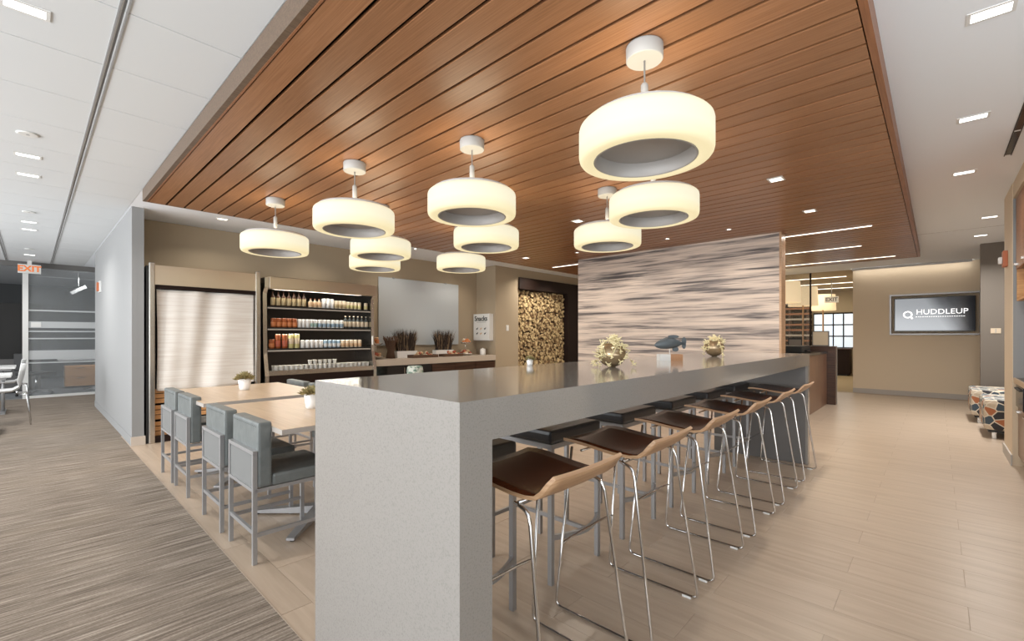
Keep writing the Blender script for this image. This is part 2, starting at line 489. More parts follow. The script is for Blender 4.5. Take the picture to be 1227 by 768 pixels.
# dark portal around the log wall
p = nbm(); bx(p, 7.27, 9.8, 6.60, 6.80, 2.27, 2.52); bx(p, 9.04, 9.8, 6.60, 6.80, 0, 2.27)
struct('trim_2', p, 'dark_brown')
lg = struct('wall_back_logs', bx(nbm(), 7.27, 9.04, 6.74, 6.80, 0, 2.27), 'log_gap')
d = nbm()
x = 7.30
pts = []
tries = 0
while len(pts) < 1500 and tries < 16000:
    tries += 1
    rr = random.choice((.028, .036, .045, .056)); px = random.uniform(7.27 + rr, 9.04 - rr); pz = random.uniform(.35, 2.27 - rr)
    if all((px - q[0]) ** 2 + (pz - q[1]) ** 2 > ((rr + q[2]) * .86) ** 2 for q in pts): pts.append((px, pz, rr))
for (px, pz, rr) in pts:
    yy = 6.74 - random.uniform(.01, .05)
    A = [d.verts.new((px + rr * math.cos(2 * PI * k / 8), 6.745, pz + rr * math.sin(2 * PI * k / 8))) for k in range(8)]
    B = [d.verts.new((px + rr * math.cos(2 * PI * k / 8), yy, pz + rr * math.sin(2 * PI * k / 8))) for k in range(8)]
    for k in range(8): d.faces.new((A[k], A[(k + 1) % 8], B[(k + 1) % 8], B[k]))
    d.faces.new(B)
obj('log_end', d, 'log_end', lg, kind='stuff')
# centre wall with mural
wm = struct('wall_centre', bx(nbm(), 6.63, 6.80, 1.46, 4.60, 0, ZW), 'wall_greige')
obj('mural', bx(nbm(), 6.60, 6.63, 1.475, 4.60, .0, ZW), 'mural_print', wm, label='printed mural of rippled sand and water bands')
obj('wood_edge', bx(nbm(), 6.595, 6.81, 1.450, 1.475, 0, ZW), 'maple_ply', wm)
# far wall with tv niche
NY0, NY1, NZ0, NZ1 = -.60, .69, 1.29, 2.07
wf = nbm()
bx(wf, 12.4, 12.6, -1.9, NY0, 0, ZC); bx(wf, 12.4, 12.6, NY1, 1.34, 0, ZC); bx(wf, 12.4, 12.6, NY0, NY1, 0, NZ0); bx(wf, 12.4, 12.6, NY0, NY1, NZ1, ZC)
bx(wf, 12.55, 12.62, NY0, NY1, NZ0, NZ1)
struct('wall_far', wf, 'wall_cream')
nf = nbm()
for a in ((12.36, 12.42, NY0 - .03, NY1 + .03, NZ1, NZ1 + .03), (12.36, 12.42, NY0 - .03, NY1 + .03, NZ0 - .03, NZ0), (12.36, 12.42, NY0 - .03, NY0, NZ0, NZ1), (12.36, 12.42, NY1, NY1 + .03, NZ0, NZ1)): bx(nf, *a)
struct('trim_3', nf, 'satin_metal')
struct('baseboard_far', bx(nbm(), 12.385, 12.4, -1.4, 1.34, 0, .10), 'laminate_edge')
wr = nbm(); bx(wr, 10.30, 10.42, -1.9, -.51, 0, ZC); bx(wr, 7.1, 12.4, -2.1, -1.9, 0, ZC)
struct('wall_right_far', wr, 'wall_greige')
wr = nbm(); bx(wr, 6.435, 7.12, -1.9, -.53, 0, ZC); bx(wr, 4.5, 6.435, -1.9, -1.19, 0, ZC); bx(wr, 4.5, 6.435, -1.19, -.535, 2.55, ZC)
struct('wall_right', wr, 'wall_cream')
struct('wall_right_backsplash', bx(bx(nbm(), 4.5, 6.43, -1.19, -1.18, .84, 1.57), 6.425, 6.435, -1.18, -.535, .84, 2.55), 'drywall_grey')
struct('wall_rear_blocker', bx(bx(nbm(), -.6, 4.5, -3.3, -3.2, 0, ZC), 4.5, 4.6, -3.3, -1.9, 0, ZC), 'wall_beige')  # unseen wall added to keep rear light off the island side
bb = nbm(); bx(bb, 6.425, 7.13, -.53, -.518, 0, .10); bx(bb, 7.12, 7.132, -1.2, -.53, 0, .10)
struct('baseboard_right', bb, 'trim_white')

# ================================================================ SLATTED CANOPY
cn = thing('slatted_canopy', 'large dropped ceiling panel of reddish-brown wooden slats over the whole bar area', 'ceiling panel', (.76, .2, ZW))
obj('backing', bx(nbm(), .04, 9.5, .03, 5.54, .05, .115), 'slat_gap', cn)
sl = mesh('slat', bx(nbm(), .006, .137, .035, 5.545, 0, .018), 'slat_wood')
for i in range(62):
    xx = .04 + .1525 * i
    if xx + .15 > 9.52: break
    obj('slat', sl, None, cn, (xx, 0, 0))
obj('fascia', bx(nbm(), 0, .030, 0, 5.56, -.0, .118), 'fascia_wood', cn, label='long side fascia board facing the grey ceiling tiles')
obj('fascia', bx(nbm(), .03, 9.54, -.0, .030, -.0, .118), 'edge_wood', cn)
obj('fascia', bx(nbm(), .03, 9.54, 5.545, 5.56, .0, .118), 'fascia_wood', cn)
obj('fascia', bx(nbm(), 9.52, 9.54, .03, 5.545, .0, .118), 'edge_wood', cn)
obj('edge_strip', bx(nbm(), .030, .040, .03, 5.545, -.003, .01), 'edge_wood', cn)
# linear lights set between slats
for i, (xx, ya, yb, wd) in enumerate(((6.97, .57, 5.45, 'first'), (8.42, .81, 5.45, 'second'), (9.87, .5, 5.45, 'third'))):
    L = thing('linear_light', 'thin lit %s strip set between the canopy slats, %s' % (('longest', 'middle', 'farthest')[i], ('nearest the striped mural', 'halfway to the screen wall', 'closest to the screen wall')[i]), 'ceiling light', (xx, 0, ZW), group='strip lights between the slats')
    obj('housing', bx(nbm(), -.022, .022, ya - .01, yb + .01, -.006, -.0005), 'white_metal', L)
    obj('diffuser', bx(nbm(), -.015, .015, ya, yb, -.009, -.006), 'panel_warm', L)
    area('strip_lamp', (xx, (ya + yb) / 2, ZW - .012), (0, 0, 0), .028, yb - ya, 19, WARM)


def downlight(x, y, z, sx, sy, label, warm=False, power=12, grp=None, rz=0):
    L = thing('downlight', label, 'ceiling light', (x, y, z), rz, grp)
    f = nbm(); a, c = sx / 2, sy / 2; t_ = .014
    bx(f, -a - t_, a + t_, -c - t_, -c, -.004, .004); bx(f, -a - t_, a + t_, c, c + t_, -.004, .004)
    bx(f, -a - t_, -a, -c, c, -.004, .004); bx(f, a, a + t_, -c, c, -.004, .004)
    obj('frame', f, 'plate_white', L)
    obj('diffuser', bx(nbm(), -a, a, -c, c, -.002, .004), 'panel_warm' if warm else 'panel_light', L)
    area('downlight_lamp', (x, y, z - .012), (0, 0, rz), sx, sy, power, WARM if warm else (1, .98, .95), 140)
    return L


for i, (y, lb) in enumerate(((2.957, 'nearest recessed rectangular light in the grey tile ceiling, at the top left'), (5.36, 'front one of the nearer pair of lights on the left tile ceiling'),
                             (6.0, 'rear one of the nearer pair of lights on the left tile ceiling'), (8.47, 'front one of the farther pair of lights on the left tile ceiling'),
                             (9.07, 'rear one of the farther pair of lights on the left tile ceiling'), (11.9, 'farthest small light on the left tile ceiling above the exit sign'))):
    downlight(-.018, y, ZC, .13, .07, lb, False, 9, 'lights in the left tile ceiling')
for i, (x, y, lb) in enumerate(((2.965, -.18, 'nearest rectangular recessed light in the right white ceiling'), (4.315, -.18, 'second rectangular light from the front in the right white ceiling'),
                                (5.71, -.18, 'third rectangular light from the front in the right white ceiling'), (8.055, -.475, 'fourth, smaller light in the right ceiling before the ceiling joint'),
                                (9.44, -.47, 'farthest light in the right ceiling beyond the ceiling joint'))):
    downlight(x, y, ZC, .075, .13, lb, False, 4 if x < 7 else 26, 'lights in the right white ceiling')
for (x, y, lb) in ((4.37, 1.0, 'small square light in the slats above the right end of the mural'), (5.72, .99, 'small square light in the dark glossy slats right of the mural'),
                   (4.37, 3.05, 'small square light in the slats just left of the paired right pendants'), (5.82, 5.14, 'small square light in the slats above the niche wall switch'),
                   (2.9, .3 + .2, 'small square light in the slats above the near bar edge')):
    if x == 2.9: continue
    downlight(x, y, ZW, .09, .09, lb, True, 11, 'square lights in the wood slats')
downlight(1.64, 6.5, ZC, .10, .07, 'small light in the soffit above the curtained cooler', True, 6)
downlight(7.51, 6.2, ZC, .10, .07, 'small light in the soffit in front of the log wall', True, 12)


def spot(x, y, z, tx, ty, tz, power, ang=70, col=WARM):
    l = bpy.data.lights.new('spot_lamp', 'SPOT'); l.energy = power; l.color = col; l.spot_size = math.radians(ang); l.spot_blend = .8; l.shadow_soft_size = .03
    o = bpy.data.objects.new('spot_lamp', l); C.objects.link(o); o.location = (x, y, z)
    o.rotation_euler = (Vector((tx, ty, tz)) - Vector((x, y, z))).to_track_quat('-Z', 'Y').to_euler()


def puck(x, y, z, label, power, target, ang=75, grp='added small round accent lights'):
    L = thing('added_accent_light', label, 'ceiling light', (x, y, z), group=grp)  # made-up fixture housing an added spot that brightens the wall ahead
    obj('rim', lathe(nbm(), [(.028, 0), (.036, -.001), (.036, -.006), (.028, -.007)], 20, cap=False), 'white_metal', L)
    obj('lens', lathe(nbm(), [(.028, -.001), (.001, -.001)], 16), 'panel_warm', L)
    spot(x, y, z - .02, *target, power, ang)


for k, y in enumerate((1.9, 2.7, 3.5, 4.2)):
    puck(6.0, y, ZW, ('first', 'second', 'third', 'fourth')[k] + ' added accent light from the right in the slats just before the striped mural', 12, (6.6, y, 1.1), 95)
for k, x in enumerate((3.0, 4.4, 5.8)):
    puck(x, 6.35, ZC, ('left', 'middle', 'right')[k] + ' added accent light in the soffit before the alcove wall', 20, (x, 7.1, 1.2), 100)
puck(8.3, 5.95, ZC, 'added accent light in the soffit facing the log wall', 34, (8.2, 6.7, 1.2), 90)
# cove strip at far wall
L = thing('cove_light', 'long bright cove strip where the white ceiling meets the screen wall', 'ceiling light', (12.3, 0, ZC))
obj('diffuser', bx(nbm(), -.05, .02, -.5, 1.34, -.03, -.001), 'panel_light', L)
obj('housing', bx(nbm(), -.065, -.05, -.5, 1.34, -.045, -.001), 'white_metal', L)
area('cove_lamp', (12.285, .42, ZC - .034), (0, math.radians(12), 0), .06, 1.8, 1.2, (1, .9, .76))
# ceiling speakers
for y, lb in ((4.78, 'nearest round white ceiling speaker between the left lights'), (7.78, 'middle round white ceiling speaker in the left tile ceiling'), (11.1, 'farthest round white ceiling speaker near the exit sign')):
    t = thing('ceiling_speaker', lb, 'speaker', (-.015, y, ZC), group='round speakers in the left ceiling')
    obj('rim', lathe(nbm(), [(.055, 0), (.06, -.004), (.052, -.009), (.045, -.009)], 20), 'plate_white', t)
    obj('grille', lathe(nbm(), [(.044, -.004), (.02, -.008), (.001, -.010)], 16), 'ceiling_gap', t)
# linear slot diffuser
t = thing('slot_diffuser', 'black linear air slot in the white ceiling at the right edge', 'air vent', (3.6, -.42, ZC))
obj('frame', bx(nbm(), 0, 1.81, -.022, -.016, -.004, .002), 'black', t)
obj('frame', bx(nbm(), 0, 1.81, .016, .022, -.004, .002), 'black', t)
for k in range(3): obj('slot', bx(nbm(), .02 + k * .6, .58 + k * .6, -.015, .015, -.003, .003), 'black_gloss', t)

# ================================================================ ISLAND
isl = thing('bar_island', 'long grey quartz bar island with waterfall end and raised counter', 'bar counter', (.76, .9, 0))
obj('counter_slab', bx(nbm(), .118, 4.43, 0, .868, .952, 1.067), 'quartz', isl)
obj('end_panel', bx(nbm(), 0, .118, 0, .868, 0, 1.067), 'quartz', isl, label='solid quartz waterfall leg nearest the camera')
f = nbm(); bx(f, 4.35, 4.43, 0, .02, 0, .952); bx(f, 4.41, 4.43, 0.02, .868, 0, .952)
obj('end_panel', f, 'quartz', isl, label='far quartz waterfall leg by the mural')
obj('inner_panel', bx(nbm(), 4.35, 4.41, .02, .868, 0, .952), 'grey_panel', isl, label='grey inner lining of the far leg')

# ================================================================ SLED STOOLS
def sled_stool(label):
    s = thing('bar_stool', label, 'stool', (0, 0, 0), group='plywood sled stools along the near side of the island')
    # seat profile (y,z): lip at back (-y)
    P = [(-.215, .818), (-.195, .795), (-.175, .768), (-.150, .748), (-.115, .738), (-.06, .738), (.0, .743), (.06, .750), (.12, .757), (.18, .760), (.225, .758)]
    bm = nbm(); W = .207; nx = 8; th = .013
    top = []; bot = []
    for i, (y, z) in enumerate(P):
        a = P[max(i - 1, 0)]; c = P[min(i + 1, len(P) - 1)]
        ty, tz = c[0] - a[0], c[1] - a[1]; l = math.hypot(ty, tz); ny, nz = -tz / l, ty / l
        wv = W - (.012 if i == 0 else .004 if i == 1 else 0) - (.012 if i == len(P) - 1 else .003 if i == len(P) - 2 else 0)
        rt, rb = [], []
        for j in range(nx + 1):
            u = -1 + 2 * j / nx; x = u * wv
            dz = .010 * u * u if i > 3 else .006 * u * u
            rt.append(bm.verts.new((x, y, z + dz))); rb.append(bm.verts.new((x, y - ny * th, z + dz - nz * th)))
        top.append(rt); bot.append(rb)
    for i in range(len(P) - 1):
        for j in range(nx):
            f = bm.faces.new((top[i][j], top[i][j + 1], top[i + 1][j + 1], top[i + 1][j])); f.material_index = 0; f.smooth = True
            f = bm.faces.new((bot[i][j], bot[i + 1][j], bot[i + 1][j + 1], bot[i][j + 1])); f.material_index = 1; f.smooth = True
        for j in (0, nx):
            f = bm.faces.new((top[i][j], top[i + 1][j], bot[i + 1][j], bot[i][j])); f.material_index = 1
    for i in (0, len(P) - 1):
        for j in range(nx):
            f = bm.faces.new((top[i][j], top[i][j + 1], bot[i][j + 1], bot[i][j])); f.material_index = 1
    obj('seat', bm, ['walnut_ply', 'maple_ply'], s, label='dark walnut top with pale plywood underside and back lip')
    for sg in (-1, 1):
        xb = .240 * sg; xt = .205 * sg
        pts = bend([(xt, .17, .738), (xt, -.07, .715), (xt * 1.02, -.135, .70), (xb, -.235, .010), (xb, .235, .010), (xt, .17, .738)][1:], .035, 4)
        obj('leg', tube(nbm(), pts, .0065, 8), 'chrome', s)
        obj('glide', bx(nbm(), xb - .008, xb + .008, -.20, -.16, 0, .010), 'plate_white', s)
    obj('seat_rail', tube(nbm(), [(-.205, -.085, .718), (.205, -.085, .718)], .006), 'chrome', s)
    obj('seat_rail', tube(nbm(), [(-.205, .12, .728), (.205, .12, .728)], .006), 'chrome', s)
    obj('footrest', tube(nbm(), bend([(-.228, .209, .29), (-.15, .222, .29), (.15, .222, .29), (.228, .209, .29)], .05), .006), 'chrome', s)
    for sg in (-1, 1): obj('buffer', lathe(nbm(), [(.008, .715), (.010, .726), (.010, .734)], 8, cx=.16 * sg, cy=-.085), 'black', s)
    return s


CX = [1.25, 1.89, 2.57, 3.27, 3.98, 4.72]
SL = ['plywood sled stool nearest the camera, half tucked behind the island leg', 'second plywood sled stool from the camera under the bar edge', 'third plywood sled stool from the camera under the bar edge',
      'fourth plywood sled stool from the camera, third from the mural end', 'fifth plywood sled stool, next to last before the grey end panel', 'farthest plywood sled stool, against the grey end panel']
s0 = sled_stool(SL[0]); s0.location = (CX[0], 1.04, 0); s0.rotation_euler = (0, 0, 0)
for i in range(1, 6): dup(s0, (CX[i], 1.04, 0), random.uniform(-.02, .02), SL[i])


# ================================================================ LEATHER STOOLS (far side of the island)
def leather_stool(label):
    s = thing('leather_stool', label, 'stool', group='black leather stools along the far side of the island')
    for sx_ in (-1, 1):
        for sy in (-1, 1):
            obj('leg', bx(nbm(), .21 * sx_ - .012, .21 * sx_ + .012, .21 * sy - .012, .21 * sy + .012, 0, .69), 'satin_metal', s)
    f = nbm()
    for a in ((-.222, .222, -.222, -.198), (-.222, .222, .198, .222), (-.222, -.198, -.198, .198), (.198, .222, -.198, .198)): bx(f, *a, .675, .70)
    obj('seat_frame', f, 'satin_metal', s)
    obj('cushion', bx(nbm(), -.225, .225, -.225, .225, .70, .765, bev=.018), 'leather_dark', s)
    pts = [(-.21 + .42 * k / 8, -.21 - .07 * math.sin(PI * k / 8), .235) for k in range(9)]
    a = nbm()
    for k in range(8):
        p0, p1 = Vector(pts[k]), Vector(pts[k + 1]); n = Vector((-(p1 - p0).y, (p1 - p0).x, 0)).normalized() * .008
        q = [p0 - n, p1 - n, p1 + n, p0 + n]
        lo = [a.verts.new(v - Vector((0, 0, .013))) for v in q]; hi = [a.verts.new(v + Vector((0, 0, .013))) for v in q]
        a.faces.new(lo[::-1]); a.faces.new(hi)
        for m_ in range(4): a.faces.new((lo[m_], lo[(m_ + 1) % 4], hi[(m_ + 1) % 4], hi[m_]))
    obj('footrest', a, 'satin_metal', s, label='bowed flat foot bar')
    obj('stretcher', bx(nbm(), -.008, .008, -.27, .20, .225, .245), 'satin_metal', s)
    obj('stretcher', bx(nbm(), -.20, .20, .202, .218, .225, .245), 'satin_metal', s)
    return s


LL = ['black leather stool across the bar, partly hidden by the near island leg', 'black leather stool across the bar behind the nearest plywood stool', 'black leather stool across the bar behind the second plywood stool',
      'black leather stool across the bar behind the third plywood stool', 'black leather stool across the bar behind the fourth plywood stool', 'farthest black leather stool across the bar near the grey end panel']
l0 = leather_stool(LL[0]); l0.location = (1.285, 1.61, 0)
for i in range(1, 6): dup(l0, (1.285 + [0, .70, 1.40, 2.10, 2.80, 3.50][i], 1.61, 0), 0, LL[i])


# ================================================================ DINING CHAIRS
def dining_chair(label):
    """faces +x, origin under the middle of the back posts"""
    s = thing('dining_chair', label, 'chair', group='grey leather chairs around the two tables')
    h = .011
    for sg in (-1, 1):
        obj('leg', bx(nbm(), -h, h, .21 * sg - h, .21 * sg + h, 0, .60), 'satin_metal', s, label='back post running up to the frame top')
        obj('leg', bx(nbm(), .42 - h, .42 + h, .21 * sg - h, .21 * sg + h, 0, .40), 'satin_metal', s)
    f = nbm()
    bx(f, -h, h, -.221, .221, .595, .615); bx(f, -h, h, -.2, .2, .392, .410)
    bx(f, 0, .43, -.221, -.199, .388, .408); bx(f, 0, .43, .199, .221, .388, .408); bx(f, .41, .43, -.2, .2, .388, .408)
    obj('frame', f, 'satin_metal', s)
    obj('back_panel', bx(nbm(), -.004, .004, -.2, .2, .409, .596), 'mesh_panel', s)
    obj('stretcher', bx(nbm(), -.008, .008, -.2, .2, .16, .182), 'satin_metal', s)
    for sg in (-1, 1): obj('stretcher', bx(nbm(), .01, .41, .21 * sg - .008, .21 * sg + .008, .145, .165), 'satin_metal', s)
    obj('backrest', bx(nbm(), .012, .085, -.225, .225, .412, .768, bev=.014), 'leather_grey', s)
    obj('seat', bx(nbm(), .085, .445, -.222, .222, .408, .475, bev=.016), 'leather_grey', s)
    st = nbm()
    for k in range(14): bx(st, .0105, .0125, -.20 + k * .0295, -.188 + k * .0295, .742, .7445)
    obj('stitching', st, 'ink', s, kind='stuff')
    return s


d0 = dining_chair('nearest grey leather chair, by the carpet edge beside the island end'); d0.location = (.83, 2.905, 0)
DL = [((.825, 3.50), 0, 'second grey leather chair from the camera, its back turned to the carpet'), ((.825, 4.39), 0, 'third grey leather chair from the camera, at the front half of the farther table'),
      ((.820, 4.915), 0, 'farthest grey leather chair on the carpet side, nearest the curtained cooler'),
      ((2.02, 2.98), PI, 'grey leather chair across the near table, mostly behind the island end'), ((2.02, 3.52), PI, 'grey leather chair across the near table, behind the pedestal'),
      ((2.0, 4.40), PI, 'grey leather chair across the farther table, beside the white pot'), ((2.0, 4.96), PI, 'grey leather chair across the farther table, its back just above the table top')]
for (x, y), rz, lb in DL: dup(d0, (x, y, 0), rz, lb)


# ================================================================ TABLES
def table(x0, x1, y0, y1, label):
    t = thing('dining_table', label, 'table', ((x0 + x1) / 2, (y0 + y1) / 2, 0), group='pedestal tables beside the island')
    a, c = (x1 - x0) / 2, (y1 - y0) / 2
    obj('tabletop', bx(nbm(), -a, a, -c, c, .712, .740, bev=.003), 'laminate', t)
    e_ = nbm()
    for q in ((-a - .004, -a, -c, c), (a, a + .004, -c, c), (-a - .004, a + .004, -c - .004, -c), (-a - .004, a + .004, c, c + .004)): bx(e_, *q, .711, .7385)
    obj('edge_band', e_, 'laminate_edge', t)
    obj('column', lathe(nbm(), [(.038, .04), (.038, .70)], 16), 'satin_metal', t)
    obj('top_plate', bx(nbm(), -.2, .2, -.2, .2, .695, .712), 'black', t)
    for k in range(4):
        an = PI / 4 + k * PI / 2; bm = nbm(); v = []
        for (r_, w_, z_) in ((.02, .034, .065), (.46, .024, .028)):
            ring = []
            for (s_, zz) in ((-1, .012), (1, .012), (1, z_), (-1, z_)):
                ring.append(bm.verts.new((r_ * math.cos(an) - s_ * w_ * math.sin(an), r_ * math.sin(an) + s_ * w_ * math.cos(an), zz)))
            v.append(ring)
        for m_ in range(4): bm.faces.new((v[0][m_], v[0][(m_ + 1) % 4], v[1][(m_ + 1) % 4], v[1][m_]))
        bm.faces.new(v[0]); bm.faces.new(v[1])
        obj('foot', bm, 'satin_metal', t)
        obj('glide', lathe(nbm(), [(.016, 0), (.016, .013)], 10, cx=.43 * math.cos(an), cy=.43 * math.sin(an)), 'black', t)
    return t


table(.918, 1.86, 2.54, 3.76, 'pale wood pedestal table closest to the island end, holding one potted plant')
table(.876, 1.83, 3.95, 5.19, 'pale wood pedestal table farther back, in front of the curtained cooler')


def potted(x, y, z, r_, h, label, rp=.11, seed=1, group=None):
    random.seed(seed)
    t = thing('potted_plant', label, 'plant', (x, y, z), group=group)
    obj('pot', lathe(nbm(), [(r_ * .72, 0), (r_ * .76, .01), (r_, h), (r_ * .93, h), (r_ * .86, h - .012)], 20), 'pot_white', t)
    obj('soil', lathe(nbm(), [(r_ * .86, h - .016), (r_ * .5, h - .010), (.001, h - .008)], 14), 'soil', t)
    bm = nbm()
    for k in range(300):
        a = random.uniform(0, 2 * PI); el_ = random.uniform(.15, 1.5); L_ = rp * random.uniform(.55, .95)
        d_ = Vector((math.cos(a) * math.cos(el_), math.sin(a) * math.cos(el_), math.sin(el_) * .95))
        p0 = Vector((0, 0, h - .01)) + Vector((d_.x, d_.y, 0)) * r_ * .4; p1 = p0 + d_ * L_
        n = d_.cross(Vector((random.random(), random.random(), random.random()))).normalized() * random.uniform(.004, .009)
        mid_ = p0.lerp(p1, .65)
        vs = [bm.verts.new(q) for q in (p0, mid_ + n, p1, mid_ - n)]
        bm.faces.new(vs)
    obj('foliage', bm, 'leaf_olive', t, kind='stuff')
    return t


potted(1.335, 3.16, .74, .052, .10, 'white pot of olive foliage on the near table beside the island corner', .088, 3, 'potted plants on the dining tables')
potted(1.358, 4.68, .74, .056, .105, 'white pot of olive foliage on the farther table before the curtain', .095, 4, 'potted plants on the dining tables')
potted(2.0, 1.735, 1.067, .022, .042, 'tiny white pot with a dark succulent on the back edge of the bar', .03, 6)

# ================================================================ PENDANTS
def pendant(label):
    """origin = drum centre"""
    p = thing('pendant_lamp', label, 'pendant lamp', group='glowing drum pendants under the slats')
    R = .30
    obj('shade', lathe(nbm(), [(.232, -.078), (.238, -.083), (.278, -.084), (.290, -.080), (.297, -.070), (R, -.055), (R, .058), (.297, .070), (.290, .078), (.268, .084)], 64, cap=False), 'pendant_shade', p)
    obj('inner_rim', lathe(nbm(), [(.232, -.080), (.226, -.083), (.222, -.078), (.218, -.012)], 48, cap=False), 'baffle_grey', p)
    bm = nbm(); lathe(bm, [(.218, -.014), (.1, -.010), (.001, -.009)], 48)
    obj('baffle', bm, 'baffle_grey', p, label='recessed plain disc closing the middle of the ring')
    obj('top_cap', lathe(nbm(), [(.272, .080), (.268, .096), (.258, .102), (.250, .102)], 48, cap=False), 'white_metal', p)
    sp_ = nbm()
    for k in range(3):
        a = 2 * PI * k / 3 + .4
        tube(sp_, [(0, 0, .150), (.255 * math.cos(a), .255 * math.sin(a), .098)], .0022, 5)
    obj('spoke', sp_, 'white_metal', p)
    obj('connector', lathe(nbm(), [(.012, .165), (.017, .175), (.017, .265), (.010, .275)], 16), 'mount_grey', p)
    obj('stem', tube(nbm(), [(0, 0, .13), (0, 0, .39)], .0042, 8), 'satin_metal', p)
    obj('ceiling_mount', lathe(nbm(), [(.079, .378), (.083, .382), (.084, .438), (.082, .4445)], 32), 'mount_grey', p)
    return p


PP = [((1.945, .985), 'largest-looking drum pendant, nearest the camera at the top right'), ((2.97, 1.44), 'drum pendant just behind and below the nearest one on the right'),
      ((3.60, 2.19), 'drum pendant overlapping the left top of the mural'), ((2.07, 2.32), 'upper drum pendant of the middle column, with its ceiling mount in view'),
      ((2.88, 3.03), 'drum pendant directly below the upper middle one in view'), ((3.64, 4.28), 'small far drum pendant hanging in front of the whiteboard'),
      ((1.72, 3.29), 'drum pendant with visible mount, second from the left'), ((2.47, 4.17), 'drum pendant partly behind the second from the left'),
      ((2.88, 5.0), 'lowest far drum pendant above the stocked cooler'), ((1.64, 4.72), 'leftmost drum pendant, above the curtained cooler')]
p0 = pendant(PP[0][1]); p0.location = (*PP[0][0], 2.135)
for (xy, lb) in PP[1:]: dup(p0, (*xy, 2.135), random.uniform(0, 2), lb)
for (xy, lb) in PP:
    a = area('pendant_up_lamp', (*xy, 2.135 + .05), (PI, 0, 0), .40, .40, 1.5, (1, .84, .6), 150); a.data.shape = 'DISK'; spot(*xy, 2.135 - .03, *xy, 0, 15 if xy[0] < 2 and xy[1] > 3 else 7, 150)  # spot under each unlit baffle is added fill for tables and floor

# ================================================================ COOLERS
def steel_box(): pass


c1 = thing('curtained_cooler', 'tall stainless open cooler covered by an off-white pull-down curtain', 'display cooler', (.905, 6.56, 0))
obj('cabinet', bx(bx(bx(nbm(), .0, .035, .05, .64, 0, 2.0), 1.165, 1.19, .05, .64, 0, 2.0), .035, 1.165, .58, .64, .0, 2.0), 'black', c1)
obj('cabinet_top', bx(nbm(), .0, 1.19, .06, .64, 2.0, 2.05), 'black', c1)
obj('side_trim', bx(nbm(), .018, .075, 0, .06, .0, 2.085, bev=.01), 'steel', c1)
obj('side_trim', bx(nbm(), 1.13, 1.19, 0, .06, .0, 2.095, bev=.01), 'steel', c1)
obj('header', bx(nbm(), .075, 1.13, .012, .12, 1.835, 2.06), 'brushed_steel', c1)
obj('valance', bx(nbm(), .075, 1.13, .03, .1, 1.79, 1.835), 'dark_brown', c1)
bm = nbm(); NX, NZ = 60, 26; g_ = []
for j in range(NZ + 1):
    row = []
    v = j / NZ; z = 1.785 - v * (1.785 - .60)
    for i in range(NX + 1):
        u = i / NX
        x = .095 + u * 1.03 + .012 * math.sin(v * 3) * (1 - u)
        dd = .010 * math.sin(u * 26 + v * 2.5) * math.exp(-((u - .12) * 3.2) ** 2) + .020 * math.sin((u + v * .13 - .42) * 16) * math.exp(-((u + v * .16 - .62) * 5) ** 2) + .012 * math.sin((u + v * .22) * 13)
        zz = z - (.03 * math.sin(u * PI) * v - .035 * u * v)
        row.append(bm.verts.new((x, .055 + dd, zz)))
    g_.append(row)
for j in range(NZ):
    for i in range(NX):
        f = bm.faces.new((g_[j][i], g_[j][i + 1], g_[j + 1][i + 1], g_[j + 1][i])); f.smooth = True
cu = obj('curtain', bm, 'curtain', c1)
sm = cu.modifiers.new('s', 'SOLIDIFY'); sm.thickness = .003
obj('base', bx(nbm(), .035, 1.165, .04, .5, 0, .07), 'dark_brown', c1)
# wooden crates inside the bottom
for k, z in enumerate((.08, .27, .46)):
    cr_ = thing('wooden_crate', ('lowest', 'middle', 'topmost')[k] + ' pale wooden crate standing below the cooler curtain', 'crate', (.975, 6.66, z - .01), group='crates in the curtained cooler')
    obj('end_board', bx(nbm(), 0, .015, 0, .42, 0, .175), 'crate_wood', cr_); obj('end_board', bx(nbm(), .985, 1.0, 0, .42, 0, .175), 'crate_wood', cr_)
    for q in range(3): obj('slat', bx(nbm(), .015, .985, -.006, .006, 0.004 + q * .057, .052 + q * .057), 'crate_wood', cr_)
    obj('bottom_board', bx(nbm(), .015, .985, .006, .41, 0, .012), 'crate_wood', cr_)

c2_ = thing('stocked_cooler', 'tall open stainless cooler with four shelves of bottles, cans and cups', 'display cooler', (2.145, 6.56, 0))
bm = nbm()
prof = [(-.015, 0), (-.015, .70), (.0, .76), (.055, 1.0), (.075, 1.82), (.0, 1.90), (.0, 2.03), (.64, 2.03), (.64, 0)]
for x0 in (0.0, 1.60):
    bm = nbm(); A = [bm.verts.new((x0, y, z)) for (y, z) in prof]; B = [bm.verts.new((x0 + .05, y, z)) for (y, z) in prof]
    bm.faces.new(A); bm.faces.new(B)
    for k in range(len(prof)): bm.faces.new((A[k], A[(k + 1) % len(prof)], B[(k + 1) % len(prof)], B[k]))
    obj('side_panel', bm, 'steel', c2_)
obj('back_panel', bx(nbm(), .05, 1.60, .60, .64, 0, 2.03), 'cooler_inside', c2_)
obj('top_panel', bx(nbm(), .05, 1.60, .1, .6, 1.95, 2.03), 'black', c2_)
obj('header', bx(nbm(), .055, 1.655, -.02, .10, 1.875, 2.045, bev=.008), 'brushed_steel', c2_)
SH = (1.655, 1.36, 1.065)
for z in SH:
    sf = obj('shelf', bx(nbm(), .055, 1.595, .08, .58, z - .022, z), 'black', c2_)
    obj('light_rail', bx(nbm(), .06, 1.59, .065, .078, z - .040, z - .022), 'trim_white', sf)
    obj('light_rail_glow', bx(nbm(), .10, 1.45, .082, .10, z - .034, z - .024), 'panel_warm', sf)
obj('deck', bx(nbm(), .05, 1.60, .0, .60, .70, .765), 'steel', c2_)
obj('front_panel', bx(nbm(), .05, 1.60, .0, .05, .08, .70), 'dark_brown', c2_)
